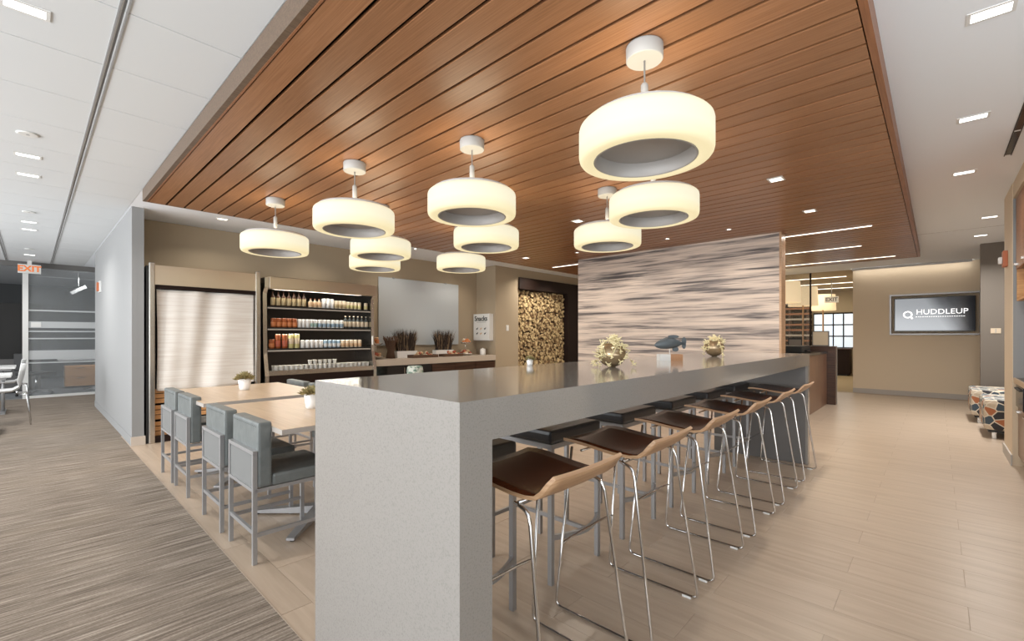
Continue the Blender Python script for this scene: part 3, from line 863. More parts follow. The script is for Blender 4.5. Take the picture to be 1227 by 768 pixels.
obj('price_tag', bx(nbm(), 1.585, 1.60, -.005, .02, 1.10, 1.24), 'plate_white', c2_, label='white oval tag on the right side post')
for z in (1.60, 1.30, 1.01): area('cooler_lamp', (2.93, 6.70, z), (math.radians(-20), 0, 0), 1.3, .04, 2.4, (1, .93, .82))
area('cooler_lamp', (2.93, 6.64, 1.87), (math.radians(-20), 0, 0), 1.3, .04, 2.2, (1, .93, .82))


def bottle_me(name, r_, h, neck, mats, lab=(.12, .55)):
    pr_ = [(r_ * .9, 0), (r_, .006), (r_, h * lab[0]), (r_ * 1.02, h * lab[0] + .001), (r_ * 1.02, h * lab[1]), (r_, h * lab[1] + .001), (r_, h * (.62 if neck else .92)),
           (r_ * (.36 if neck else .86), h * (.76 if neck else .97)), (r_ * (.33 if neck else .85), h * .93), (r_ * (.38 if neck else .82), h * .935), (r_ * (.38 if neck else .8), h)]
    mi = [0, 0, 0, 1, 0, 0, 0, 0, 2, 2]
    return mesh(name, lathe(nbm(), pr_, 12, mi), mats)


BT = {
    'tall': bottle_me('bottle', .030, .205, True, ['bottle_dark', 'cork_label', 'bottle_dark'], (.06, .56)),
    'jug': bottle_me('bottle', .034, .135, True, ['label_cream', 'snack_tan', 'amber'], (.1, .6)),
    'cartwhite': bottle_me('can', .030, .145, False, ['label_white', 'label_white', 'tin']),
    'jar': bottle_me('jar', .034, .125, False, ['label_cream', 'cork_label', 'tin']),
    'canyel': bottle_me('can', .028, .115, False, ['label_cream', 'label_yellow', 'tin']),
    'amber': bottle_me('bottle', .036, .130, False, ['amber', 'snack_orange', 'ink']),
    'canwhite': bottle_me('can', .030, .120, False, ['label_white', 'label_white', 'tin']),
    'canblue': bottle_me('can', .030, .120, False, ['label_white', 'label_blue', 'tin']),
    'canteal': bottle_me('can', .030, .120, False, ['label_white', 'label_teal', 'tin']),
    'dark': bottle_me('bottle', .033, .190, True, ['ink', 'label_cream', 'label_cream']),
    'darkjar': bottle_me('jar', .036, .20, False, ['amber', 'snack_red', 'label_cream']),
    'yel': bottle_me('bottle', .036, .205, False, ['label_yellow', 'label_cream', 'plate_white'], (.3, .7)),
    'can3': bottle_me('can', .030, .115, False, ['label_white', 'label_white', 'tin']),
    'can3b': bottle_me('can', .030, .115, False, ['label_blue', 'label_white', 'tin']),
    'can3o': bottle_me('can', .030, .115, False, ['label_cream', 'snack_tan', 'tin']),
}
CUP = mesh('yogurt_cup', lathe(nbm(), [(.022, 0), (.030, .055), (.032, .056), (.032, .061)], 12, [0, 1, 1]), ['label_white', 'cup_white'])


ORD = ['first', 'second', 'third', 'fourth', 'fifth', 'sixth', 'seventh', 'eighth', 'ninth', 'tenth', 'eleventh']


def row(kind, xs, y, z, label, cat, group, cup=None):
    n = len(xs)
    for i, x in enumerate(xs):
        o = obj(BT[kind].name.split('.')[0] if not cup else 'yogurt_cup', CUP if cup else BT[kind], None, None, (x, y + random.uniform(-.004, .004), z), random.uniform(0, 6))
        if n == 1: lb = label
        elif i == 0: lb = label + ', leftmost of its row'
        elif i == n - 1: lb = label + ', rightmost of its row'
        elif i < (n + 1) // 2: lb = label + ', %s from left' % ORD[i]
        else: lb = label + ', %s from right' % ORD[n - 1 - i]
        tag(o, lb, cat, group)


def spread(a, b_, n): return [a + (b_ - a) * (i + .5) / n for i in range(n)]


z1, z2, z3, z4 = SH[0], SH[1], SH[2], .765
row('tall', spread(2.26, 2.75, 7), 6.70, z1, 'tall tan-labelled bottle on the top cooler shelf', 'bottle', 'tall bottles on the top cooler shelf')
row('jug', spread(2.78, 2.97, 3), 6.70, z1, 'squat cream bottle on the top cooler shelf', 'bottle', 'squat bottles on the top cooler shelf')
row('cartwhite', spread(2.975, 3.165, 3), 6.70, z1, 'white can on the top cooler shelf', 'can', 'white cans on the top cooler shelf')
row('jar', spread(3.17, 3.35, 3), 6.70, z1, 'tan labelled jar on the top cooler shelf', 'jar', 'tan jars on the top cooler shelf')
row('canyel', spread(3.355, 3.61, 4), 6.70, z1, 'yellow-banded can on the top cooler shelf', 'can', 'yellow-banded cans on the top cooler shelf')
row('canyel', [3.69], 6.70, z1, 'single yellow-banded can standing apart at the far right of the top cooler shelf', 'can', None)
row('amber', spread(2.27, 2.62, 5), 6.70, z2, 'amber bottle on the second cooler shelf', 'bottle', 'amber bottles on the second cooler shelf')
row('canwhite', spread(2.625, 2.80, 3), 6.70, z2, 'plain white can on the second cooler shelf', 'can', 'white cans on the second cooler shelf')
row('canteal', spread(2.80, 2.91, 2), 6.70, z2, 'teal-banded can on the second cooler shelf', 'can', 'teal-banded cans on the second cooler shelf')
row('canblue', spread(2.915, 3.32, 6), 6.70, z2, 'blue-banded can on the second cooler shelf', 'can', 'blue-banded cans on the second cooler shelf')
row('dark', spread(3.325, 3.74, 6), 6.72, z2, 'dark cream-labelled bottle on the second cooler shelf', 'bottle', 'dark bottles on the second cooler shelf')
row('amber', [2.28], 6.70, z3, 'single amber bottle at the left end of the third cooler shelf', 'bottle', None)
row('darkjar', spread(2.32, 2.50, 2), 6.71, z3, 'tall dark red jar on the third cooler shelf', 'jar', 'dark red jars on the third cooler shelf')
row('yel', spread(2.50, 2.66, 2), 6.71, z3, 'tall pale yellow bottle on the third cooler shelf', 'bottle', 'yellow bottles on the third cooler shelf')
row('can3', spread(2.665, 3.0, 5), 6.70, z3, 'white can on the third cooler shelf', 'can', 'white cans on the third cooler shelf')
row('can3b', spread(3.0, 3.27, 4), 6.70, z3, 'blue and white can on the third cooler shelf', 'can', 'blue and white cans on the third cooler shelf')
row('can3o', spread(3.27, 3.62, 5), 6.70, z3, 'tan-banded can on the third cooler shelf', 'can', 'tan-banded cans on the third cooler shelf')
row(None or 'can3', spread(2.28, 3.72, 21), 6.72, z4, 'foil-lidded cup, back row of the cooler deck', 'cup', 'back row of yogurt cups on the cooler deck', cup=1)
row('can3', spread(2.28, 3.72, 21), 6.64, z4, 'foil-lidded cup, front row of the cooler deck', 'cup', 'front row of yogurt cups on the cooler deck', cup=1)
row('can3', spread(2.76, 3.2, 6), 6.68, z4 + .062, 'foil-lidded cup stacked above the cooler deck rows', 'cup', 'stacked yogurt cups on the cooler deck', cup=1)

# ================================================================ SIDEBOARD
sb = thing('sideboard', 'wall-to-wall serving sideboard with pale top and dark fronts under the whiteboard', 'sideboard', (3.82, 6.60, 0))
obj('worktop', bx(nbm(), 0, 2.72, 0, .60, .745, .850), 'serving_top', sb)
obj('body', bx(nbm(), 0, 2.72, .05, .60, .08, .745), 'black', sb)
for k in range(2): 
    dd_ = obj('door', bx(nbm(), .02 + k * .56, .56 + k * .56, .03, .05, .10, .735), 'black_gloss', sb)
    obj('handle', bx(nbm(), (.545 if k == 0 else .59), (.555 if k == 0 else .60), .015, .03, .45, .70), 'steel', dd_)
for k in range(3): obj('door', bx(nbm(), 1.14 + k * .53, 1.66 + k * .53, .03, .05, .10, .735), 'dark_wood', sb)
t = thing('patterned_bin', 'small green and white leaf-patterned bin standing before the sideboard', 'bin', (4.22, 6.1, 0))
noise_col(mat('leaf_pattern', (.4, .5, .42), .6), (.14, .25, .20), (.62, .68, .64), (1, 1, 1), 22, 2, .42, .55, coord='World')
obj('body', lathe(nbm(), [(.10, 0), (.13, .68), (.12, .745), (.10, .76), (.095, .75)], 20), 'leaf_pattern', t)
obj('stand', lathe(nbm(), [(.11, 0), (.11, .02)], 20), 'black', t)


def grass_planter(x, y, label, seed):
    random.seed(seed)
    t = thing('grass_planter', label, 'planter', (x, y, .85), group='dried grass planters on the sideboard')
    f = nbm(); bx(f, -.21, .21, -.06, .06, 0, .12)
    obj('planter_box', f, 'pot_white', t)
    obj('soil', bx(nbm(), -.19, .19, -.045, .045, .12, .123), 'soil', t)
    for mt, n in (('grass_brown', 330), ('grass_tan', 90)):
        bm = nbm()
        for k in range(n):
            x_, y_ = random.uniform(-.17, .17), random.uniform(-.04, .04); L_ = random.uniform(.22, .42) if mt == 'grass_brown' else random.uniform(.25, .38)
            lx = x_ * 1.35 + random.gauss(0, .045); ly = y_ + random.gauss(0, .03); w_ = .0055
            p_ = [Vector((x_, y_, .12)), Vector(((x_ + lx) / 2 - (lx - x_) * .15, (y_ + ly) / 2, .12 + L_ * .6)), Vector((lx, ly, .12 + L_))]
            vs = [bm.verts.new(p_[0] - Vector((w_, 0, 0))), bm.verts.new(p_[0] + Vector((w_, 0, 0))), bm.verts.new(p_[1] + Vector((w_, 0, 0))), bm.verts.new(p_[2]), bm.verts.new(p_[1] - Vector((w_, 0, 0)))]
            bm.faces.new(vs)
        obj('grass', bm, mt, t, kind='stuff')


grass_planter(4.63, 6.98, 'white planter of dark dried grass on the left half of the sideboard', 11)
grass_planter(5.48, 6.98, 'white planter of dark dried grass on the right half of the sideboard', 12)

# twig vase
t = thing('twig_vase', 'hourglass-shaped dark twig vase on the sideboard left of the first grass planter', 'vase', (4.27, 6.9, .85))
bm = nbm(); random.seed(5)
for k in range(60):
    a = 2 * PI * k / 60 + random.uniform(-.05, .05)
    pts_ = [(.075 * math.cos(a), .075 * math.sin(a), 0), (.052 * math.cos(a + .25), .052 * math.sin(a + .25), .13), (.10 * math.cos(a + .45), .10 * math.sin(a + .45), .30), (.125 * math.cos(a + .5), .125 * math.sin(a + .5), .36 + random.uniform(-.02, .03))]
    tube(bm, pts_, .0045, 5)
obj('twigs', bm, 'wicker', t, kind='stuff')
obj('core', lathe(nbm(), [(.06, .0), (.045, .13), (.085, .30), (.08, .31)], 16), 'wicker', t)


def snack_stand(x, y, label, seed, two=True):
    random.seed(seed)
    t = thing('snack_stand', label, 'snack stand', (x, y, .85), group='two-tier snack stands on the sideboard')
    obj('pole', tube(nbm(), [(0, 0, .0), (0, 0, .38)], .006), 'chrome', t)
    obj('tray', lathe(nbm(), [(.10, .01), (.145, .045), (.14, .05), (.10, .02)], 20), 'steel', t)
    obj('tray', lathe(nbm(), [(.08, .23), (.12, .26), (.115, .265), (.08, .24)], 20), 'steel', t)
    return t


def packet_me(col):
    bm = nbm(); bmesh.ops.create_uvsphere(bm, u_segments=8, v_segments=5, radius=1)
    for v in bm.verts: v.co.x *= .042; v.co.y *= .03; v.co.z *= .026
    for f in bm.faces: f.smooth = True
    return mesh('snack_packet', bm, col)


PK = [packet_me(c) for c in ('snack_orange', 'snack_red', 'snack_tan', 'label_cream')]


def heap(x, y, z, rx, ry, n, label, group, seed, cols=(0, 1, 2), layers=2):
    random.seed(seed)
    for k in range(n):
        a = random.uniform(0, 2 * PI); q = math.sqrt(random.random()); ly = k * layers // n
        o = obj('snack_packet', PK[random.choice(cols)], None, None, (x + rx * q * math.cos(a) * (1 - .25 * ly), y + ry * q * math.sin(a) * (1 - .25 * ly), z + .022 + ly * .038))
        o.rotation_euler = (random.uniform(-.7, .7), random.uniform(-.7, .7), random.uniform(0, 3))
        tag(o, label, 'snack packet', group)


snack_stand(3.98, 6.9, 'two-tier snack stand at the left end of the sideboard beside the cooler', 1)
heap(3.98, 6.9, .875, .09, .09, 14, 'orange-brown snack packet on the lower tier of the left stand', 'packets on the lower tier of the left snack stand', 21)
heap(3.98, 6.9, 1.10, .07, .07, 12, 'orange-brown snack packet on the upper tier of the left stand', 'packets on the upper tier of the left snack stand', 22, (0, 2), 3)
snack_stand(6.0, 6.92, 'two-tier snack stand at the right end of the sideboard near the sign box', 2)
heap(6.0, 6.92, .875, .10, .09, 16, 'brown snack packet on the lower tier of the right stand', 'packets on the lower tier of the right snack stand', 23, (1, 2, 3))
heap(6.0, 6.92, 1.10, .09, .08, 14, 'orange snack packet on the upper tier of the right stand', 'packets on the upper tier of the right snack stand', 24, (0, 0, 3), 2)
t = thing('snack_tray', 'long brown wicker tray of snacks before the left grass planter', 'tray', (4.85, 6.76, .85))
f = nbm(); bx(f, -.26, .26, -.085, .085, 0, .012)
obj('bottom', f, 'wicker', t)
for q in ((-.27, .27, -.095, -.085), (-.27, .27, .085, .095), (-.27, -.26, -.085, .085), (.26, .27, -.085, .085)): obj('rim', bx(nbm(), *q, 0, .055), 'wicker', t)
heap(4.85, 6.76, .87, .20, .055, 16, 'tan snack packet lying in the long wicker tray', 'packets in the long wicker tray', 25, (2, 3, 1))
t = thing('snack_basket', 'shallow brown basket of wrapped bars before the right grass planter', 'basket', (5.50, 6.76, .85))
obj('bottom', bx(nbm(), -.22, .22, -.08, .08, 0, .012), 'wicker', t)
for q in ((-.23, .23, -.09, -.08), (-.23, .23, .08, .09), (-.23, -.22, -.08, .08), (.22, .23, -.08, .08)): obj('rim', bx(nbm(), *q, 0, .05), 'wicker', t)
heap(5.50, 6.76, .87, .17, .05, 14, 'small snack bar packet in the shallow brown basket', 'packets in the shallow basket', 26, (2, 1, 3))
t = thing('white_canister', 'round white canister at the right end of the sideboard below the sign box', 'canister', (6.42, 6.86, .85))
obj('body', lathe(nbm(), [(.055, 0), (.06, .01), (.06, .10), (.056, .105)], 20), 'pot_white', t)
obj('lid', lathe(nbm(), [(.058, .105), (.05, .125), (.012, .128), (.012, .14)], 20), 'pot_white', t)

# whiteboard
t = thing('whiteboard', 'large glossy white glass board mounted above the sideboard', 'whiteboard', (4.21, 7.19, 1.07))
obj('board', bx(nbm(), 0, 1.83, 0, .012, 0, 1.22), 'whiteboard', t)
for a in ((.3, 0), (1.5, 0), (.3, 1.22), (1.5, 1.22)): obj('clip', bx(nbm(), a[0] - .02, a[0] + .02, -.006, .02, a[1] - .012, a[1] + .012), 'satin_metal', t)
# sign box on the side wall
t = thing('sign_box', 'white boxy cabinet with black lettering and six small icons on the side wall', 'sign', (6.45, 6.70, 1.15))
obj('box', bx(nbm(), 0, .115, 0, .48, 0, .55), 'plate_white', t)
obj('base_ledge', bx(nbm(), .0, .118, -.01, .49, -.012, 0), 'satin_metal', t)
text('lettering', 'Snacks', .145, 'ink', t, (-.002, .25, .45), (PI / 2, 0, -PI / 2), bold=.003)
obj('underline', bx(nbm(), -.003, 0, .10, .38, .375, .380), 'ink', t)
for r_i in range(2):
    for c_i in range(3):
        yy = .37 - c_i * .12; zz = .24 - r_i * .10
        bm = nbm()
        bx(bm, -.003, 0, yy - .022, yy + .022, zz - .012, zz + .012); bx(bm, -.003, 0, yy - .030, yy - .016, zz + .008, zz + .026); bx(bm, -.003, 0, yy + .012, yy + .022, zz - .026, zz - .010)
        obj('icon', bm, 'ink' if c_i != 1 else 'snack_tan', t)
t = thing('light_switch', 'white light switch plate on the beige wall left of the log wall', 'switch', (6.927, 6.64, 1.41))
obj('plate', bx(nbm(), -.038, .038, -.006, 0, -.06, .06, bev=.002), 'plate_white', t); obj('rocker', bx(nbm(), -.014, .014, -.011, -.006, -.03, .03), 'pot_white', t)

# alarms
t = thing('fire_alarm', 'small white and red fire strobe on the left grey wall', 'alarm', (.777, 9.95, 2.04))
obj('plate', bx(nbm(), -.02, 0, -.11, .11, -.09, .09), 'plate_white', t); obj('lens', bx(nbm(), -.045, -.02, -.04, .06, -.07, .07), 'alarm_red', t)
t = thing('fire_alarm', 'orange-red alarm with clear strobe on the right pier', 'alarm', (6.85, -.53, 2.03))
obj('body', bx(nbm(), -.06, .06, 0, .035, -.08, .08, bev=.006), 'alarm_red', t); obj('strobe', bx(nbm(), -.03, .03, .035, .065, -.05, .02, bev=.01), 'plate_white', t)
# exit sign
t = thing('exit_sign', 'white hanging exit sign with orange-red letters above the office glass post', 'sign', (-.02, 12.85, 2.54))
obj('box', bx(nbm(), -.155, .155, -.02, .02, -.085, .085), 'plate_white', t); obj('mount', bx(nbm(), -.03, .03, -.015, .015, .085, .16), 'plate_white', t)
text('lettering', 'EXIT', .155, 'ink_orange', t, (0, -.0215, 0), (PI / 2, 0, 0), bold=.005)

# ================================================================ THINGS ON THE ISLAND
def coral_ball(x, y, r_, label, seed, spill):
    random.seed(seed)
    t = thing('glass_ball_vase', label, 'vase', (x, y, 1.067), group='coral-filled ball vases on the bar')
    pr_ = [(r_ * math.sin(a) if a else .001, r_ * (1 - math.cos(a)) * .93) for a in [k * PI * .8 / 10 for k in range(11)]]
    pr_[0] = (r_ * .25, 0)
    obj('ball', lathe(nbm(), pr_, 24), 'glass_ball', t)
    bm = nbm(); cz = r_ * .93
    def star(p, s):
        for k in range(5):
            a = 2 * PI * k / 5 + random.random(); u = Vector((random.gauss(0, 1), random.gauss(0, 1), random.gauss(0, 1))).normalized()
            q = p + u * s
            tube(bm, [p, q], [.0035, .0018], 4)
            v_ = u.cross(Vector((0, 0, 1))).normalized() if abs(u.z) < .9 else Vector((1, 0, 0))
            tube(bm, [p.lerp(q, .6), p.lerp(q, .6) + (u + v_).normalized() * s * .4], .0018, 4)
            tube(bm, [p.lerp(q, .6), p.lerp(q, .6) + (u - v_).normalized() * s * .4], .0018, 4)
    for k in range(34):
        a = random.uniform(0, 2 * PI); e_ = random.uniform(-.3, 1.5)
        star(Vector((math.cos(a) * math.cos(e_), math.sin(a) * math.cos(e_), math.sin(e_))) * r_ * 1.03 + Vector((0, 0, cz)), r_ * .42)
    for k in range(spill):
        a = random.uniform(0, 2 * PI); q = random.uniform(1.0, 1.6)
        z_ = random.choice((.02, .02, .35, .7)) * r_ * (1.2 if q < 1.3 else .5)
        star(Vector((math.cos(a) * r_ * q, math.sin(a) * r_ * q, max(z_, .019))), min(r_ * .27, .018))
    obj('coral', bm, 'coral', t, kind='stuff')


coral_ball(2.22, 1.32, .078, 'larger gold ball vase spilling yellow coral sprigs, nearer on the bar', 1, 20)
coral_ball(3.96, 1.37, .080, 'smaller-looking gold ball vase with yellow coral, farther along the bar', 2, 4)
t = thing('fish_sculpture', 'grey fish sculpture on a pin above a half white, half wooden block', 'sculpture', (3.07, 1.37, 1.067), math.atan2(-.6845 * 0 - .7289, .6845))
# local x runs to the camera's right
obj('block', bx(nbm(), -.075, .0, -.035, .035, 0, .045), 'plate_white', t, label='white half of the base')
obj('block', bx(nbm(), .0, .085, -.035, .035, 0, .045), 'block_wood', t, label='wooden half of the base')
obj('pin', tube(nbm(), [(0.005, 0, .045), (.005, 0, .10)], .0035), 'plate_white', t)
bm = nbm(); rings = []
for (x, zc, hh, ww) in ((-.102, .108, .004, .003), (-.09, .110, .018, .012), (-.06, .115, .033, .02), (-.02, .122, .042, .024), (.02, .124, .040, .022), (.06, .122, .026, .015), (.085, .121, .012, .007), (.095, .121, .008, .004)):
    rings.append([bm.verts.new((x, ww * math.cos(2 * PI * k / 14), zc + hh * math.sin(2 * PI * k / 14))) for k in range(14)])
for i in range(len(rings) - 1):
    for k in range(14):
        f = bm.faces.new((rings[i][k], rings[i][(k + 1) % 14], rings[i + 1][(k + 1) % 14], rings[i + 1][k])); f.smooth = True
bm.faces.new(rings[0]); bm.faces.new(rings[-1])
obj('body', bm, 'fish_grey', t)
for (cx_, cz_, rx_, rz_, nm) in ((.105, .135, .016, .030, 'tail_fin'), (.105, .108, .014, .026, 'tail_fin'), (.03, .168, .040, .012, 'back_fin'), (.045, .080, .022, .018, 'belly_fin')):
    bm = nbm(); A = [bm.verts.new((cx_ + rx_ * math.cos(2 * PI * k / 12), -.004, cz_ + rz_ * math.sin(2 * PI * k / 12))) for k in range(12)]
    B = [bm.verts.new((v.co.x, .004, v.co.z)) for v in A]
    bm.faces.new(A); bm.faces.new(B)
    for k in range(12): bm.faces.new((A[k], A[(k + 1) % 12], B[(k + 1) % 12], B[k]))
    obj(nm, bm, 'fish_grey', t)

# ================================================================ TV
t = thing('wall_screen', 'flat screen showing a company logo, recessed in the cream far wall', 'television', (12.45, .047, 1.68))
obj('casing', bx(nbm(), 0, .05, -.60, .60, -.345, .345, bev=.004), 'black_gloss', t)
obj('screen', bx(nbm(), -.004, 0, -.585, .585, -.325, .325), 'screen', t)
text('lettering', 'HUDDLEUP', .145, 'screen_text', t, (-.007, -.12, .045), (PI / 2, 0, -PI / 2), sx=1.02)
bm = nbm()
for k in range(22): bx(bm, -.008, -.005, .24 - k * .033, .262 - k * .033, -.055, -.043)
obj('tagline', bm, 'screen_text', t, kind='stuff')
bm = nbm(); tube(bm, [(-.006, .385 + .062 * math.cos(2 * PI * k / 24), .0 + .062 * math.sin(2 * PI * k / 24)) for k in range(24)], .013, 6, closed=True)
obj('logo_ring', bm, 'screen_text', t)
bm = nbm(); lathe(bm, [(.018, -.005), (.018, .001)], 12)
lo = obj('logo_dot', bm, 'screen_text', t, (-.006, .32, -.075), 0); lo.rotation_euler = (0, PI / 2, 0)
t = thing('wall_vent', 'pale double outlet plate on the grey-brown wall behind the benches', 'wall plate', (10.30, -.64, 1.32))
obj('plate', bx(nbm(), -.008, 0, -.09, .02, -.04, .04), 'wall_cream', t)
obj('slot', bx(nbm(), -.011, -.008, -.04, -.03, -.03, .03), 'satin_metal', t)

# ================================================================ OTTOMANS
def ottoman(x, y, label):
    t = thing('ottoman', label, 'ottoman', (x, y, 0), group='hexagon-patterned lounge benches')
    obj('cushion', bx(nbm(), -.42, .42, -.70, 0, .10, .47, bev=.05), 'hex_fabric', t)
    obj('frame', bx(nbm(), -.38, .38, -.66, -.04, .075, .10), 'black', t)
    for sx_ in (-1, 1):
        for yy in (-.62, -.09): obj('leg', bx(nbm(), .34 * sx_ - .018, .34 * sx_ + .018, yy - .018, yy + .018, 0, .078), 'steel', t)


ottoman(9.65, -.36, 'farther hexagon-patterned ottoman before the grey-brown wall'); ottoman(8.35, -.42, 'nearer hexagon-patterned ottoman beside the right pier')

# ================================================================ RIGHT KITCHENETTE
t = thing('base_cabinet', 'wooden base cabinet run with dark counter at the right edge', 'cabinet', (4.45, -1.175, 0))
obj('body', bx(nbm(), 0, 1.97, 0, .59, .10, .80), 'black', t); obj('toe_kick', bx(nbm(), 0, 1.97, 0, .54, 0, .10), 'black', t)
obj('worktop', bx(nbm(), 0, 1.97, 0, .625, .80, .84), 'grey_panel', t); obj('worktop_edge', bx(nbm(), 0, 1.97, .625, .637, .795, .842), 'laminate', t)
for k in range(4):
    dr = obj('door', bx(nbm(), .005 + k * .49, .485 + k * .49, .59, .61, .11, .56 if k == 3 else .79), 'brown_panel', t)
    obj('handle', bx(nbm(), .38 + k * .49, .45 + k * .49, .61, .63, .52, .54), 'steel', dr)
t = thing('microwave', 'black built-in appliance at the end of the right cabinet run', 'appliance', (5.93, -.58, .58))
obj('body', bx(nbm(), 0, .47, 0, .03, 0, .20), 'black_gloss', t); obj('handle', bx(nbm(), .05, .42, .03, .045, .165, .18), 'black', t)
t = thing('wall_cabinet', 'reddish wood upper cabinets with an open shelf at the right edge', 'cabinet', (4.45, -1.175, 1.57))
for k in range(4):
    dr = obj('door', bx(nbm(), .005 + k * .486, .48 + k * .486, .605, .625, .30, .965), 'edge_wood', t)
    obj('handle', bx(nbm(), .38 + k * .486, .44 + k * .486, .625, .645, .33, .35), 'steel', dr)
obj('body', bx(nbm(), 0, 1.945, 0, .60, .30, .97), 'brown_panel', t)
obj('open_shelf', bx(bx(nbm(), 0, 1.945, .0, .62, 0, .02), 1.925, 1.945, 0, .62, .02, .30), 'crate_wood', t)
obj('shelf_liner', bx(nbm(), 0, 1.92, .0, .40, .02, .295), 'black', t)

# ================================================================ RECEPTION
t = thing('reception_desk', 'brown reception desk with black top and dark stone end block', 'desk', (7.9, 1.32, 0))
obj('front_panel', bx(nbm(), 0, 1.98, .13, .16, 0, .93), 'brown_panel', t)
obj('top', bx(nbm(), -.02, 1.98, .11, .85, .93, .965), 'black_gloss', t)
obj('body', bx(nbm(), 0, 1.98, .16, .80, 0, .93), 'dark_brown', t)
obj('end_block', bx(nbm(), 1.98, 2.12, 0, .9, 0, 1.05), 'dark_wood', t); obj('end_cap', bx(nbm(), 2.12, 2.145, -.005, .9, 0, 1.055), 'laminate_edge', t)
t = thing('printer', 'black box-shaped printer on the reception desk top', 'printer', (8.9, 1.75, .965))
obj('body', bx(nbm(), -.35, .35, -.16, .20, 0, .11, bev=.01), 'black', t); obj('tray', bx(nbm(), -.15, .15, -.2, -.16, .02, .04), 'black_gloss', t)
t = thing('sign_holder', 'upright framed pinkish sign on the end of the reception desk', 'sign', (9.93, 1.42, 1.05), math.radians(-10))
obj('frame', bx(nbm(), -.008, .008, 0, .27, 0, .28), 'grey_panel', t); obj('sheet', bx(nbm(), -.010, -.008, .015, .255, .02, .265), 'label_cream', t)
t = thing('desk_screen', 'small pale framed display left of the pinkish sign on the desk', 'sign', (9.6, 1.78, .965))
obj('frame', bx(nbm(), -.008, .008, 0, .22, 0, .24), 'black', t); obj('sheet', bx(nbm(), -.010, -.008, .015, .205, .0, .21), 'wall_greige', t)


def floor_lamp(x, y, label):
    t = thing('floor_lamp', label, 'floor lamp', (x, y, 0), group='big drum floor lamps in the lounge')
    obj('base', lathe(nbm(), [(.16, 0), (.16, .02), (.03, .03)], 20), 'laminate_edge', t); obj('pole', tube(nbm(), [(0, 0, .02), (0, 0, 2.1)], .018), 'maple_ply', t)
    obj('shade', lathe(nbm(), [(.32, 1.98), (.30, 2.44), (.295, 2.44), (.315, 1.98)], 32, cap=False), 'shade_cream', t)


floor_lamp(11.53, 2.475, 'nearest tall cream drum lamp, cut by the mural edge'); floor_lamp(13.1, 2.41, 'middle tall cream drum lamp behind the glass edge'); floor_lamp(15.84, 2.415, 'farthest tall cream drum lamp near the bright window')
wg = struct('window_1', bx(bx(nbm(), 12.40, 12.44, 2.12, 2.15, 0, ZC), 12.40, 12.44, 2.12, 6.6, 0, .05), 'dark_brown')
obj('pane', bx(nbm(), 12.415, 12.425, 2.15, 6.6, .05, ZC), 'glass_clear', wg)
rb = nbm(); bx(rb, 18.0, 18.1, 0, 9, 0, ZC)
struct('wall_reception', rb, 'reception_ceiling')
struct('wall_reception_side', bx(nbm(), 12.6, 18, 1.24, 1.34, 0, ZC), 'wall_cream')
t = thing('wood_slat_shelving', 'dark wooden shelving wall with horizontal boards behind the tall lamps', 'shelving', (17.7, 3.05, 0))
for k in range(13): obj('board', bx(nbm(), 0, .3, 0, 4.5, .15 + k * .18, .21 + k * .18), 'edge_wood' if k % 3 else 'laminate_edge', t)
obj('back', bx(nbm(), .26, .29, 0, 4.5, 0, 2.5), 'dark_brown', t)
for k in range(9): obj('upright', bx(nbm(), .01, .25, .05 + k * .52, .11 + k * .52, 0, 2.5), 'dark_wood', t)
wn = struct('window_2', bx(nbm(), 17.93, 18.0, 1.9, 3.0, .85, 2.0), 'dark_brown')
for i in range(4):
    for j in range(3):
        obj('pane', bx(nbm(), 17.90, 17.93, 1.93 + i * .27, 2.16 + i * .27, .88 + j * .37, 1.21 + j * .37), 'daylit_pane', wn)
t = thing('console', 'low dark console below the far bright window', 'console', (17.3, 1.95, 0))
obj('body', bx(nbm(), 0, .5, 0, 1.0, .05, .82), 'dark_brown', t); obj('top', bx(nbm(), -.02, .5, -.02, 1.02, .82, .86), 'dark_wood', t); obj('plinth', bx(nbm(), .05, .45, .05, .95, 0, .05), 'black', t)
t = thing('exit_sign', 'small white exit sign hanging in the lounge beyond the reception', 'sign', (14.5, 2.02, 2.2))
obj('box', bx(nbm(), -.02, .02, -.15, .15, -.08, .08), 'plate_white', t); obj('mount', bx(nbm(), -.008, .008, -.01, .01, .08, .5), 'satin_metal', t)
text('lettering', 'EXIT', .13, 'grey_panel', t, (-.022, 0, 0), (PI / 2, 0, -PI / 2), bold=.003)
for k, x in enumerate((13.6, 15.2, 16.8)):
    L = thing('linear_light', ('nearest', 'middle', 'farthest')[k] + ' lit ceiling strip in the lounge beyond the glass', 'ceiling light', (x, 1.6, ZC), group='strip lights in the lounge')
    obj('diffuser', bx(nbm(), -.03, .03, 0, 3.5, -.012, -.002), 'panel_warm', L); area('strip_lamp', (x, 3.35, ZC - .016), (0, 0, 0), .06, 3.4, 22, (1, .85, .62)); obj('housing', bx(nbm(), -.04, .04, -.01, 3.51, -.006, 0), 'white_metal', L)

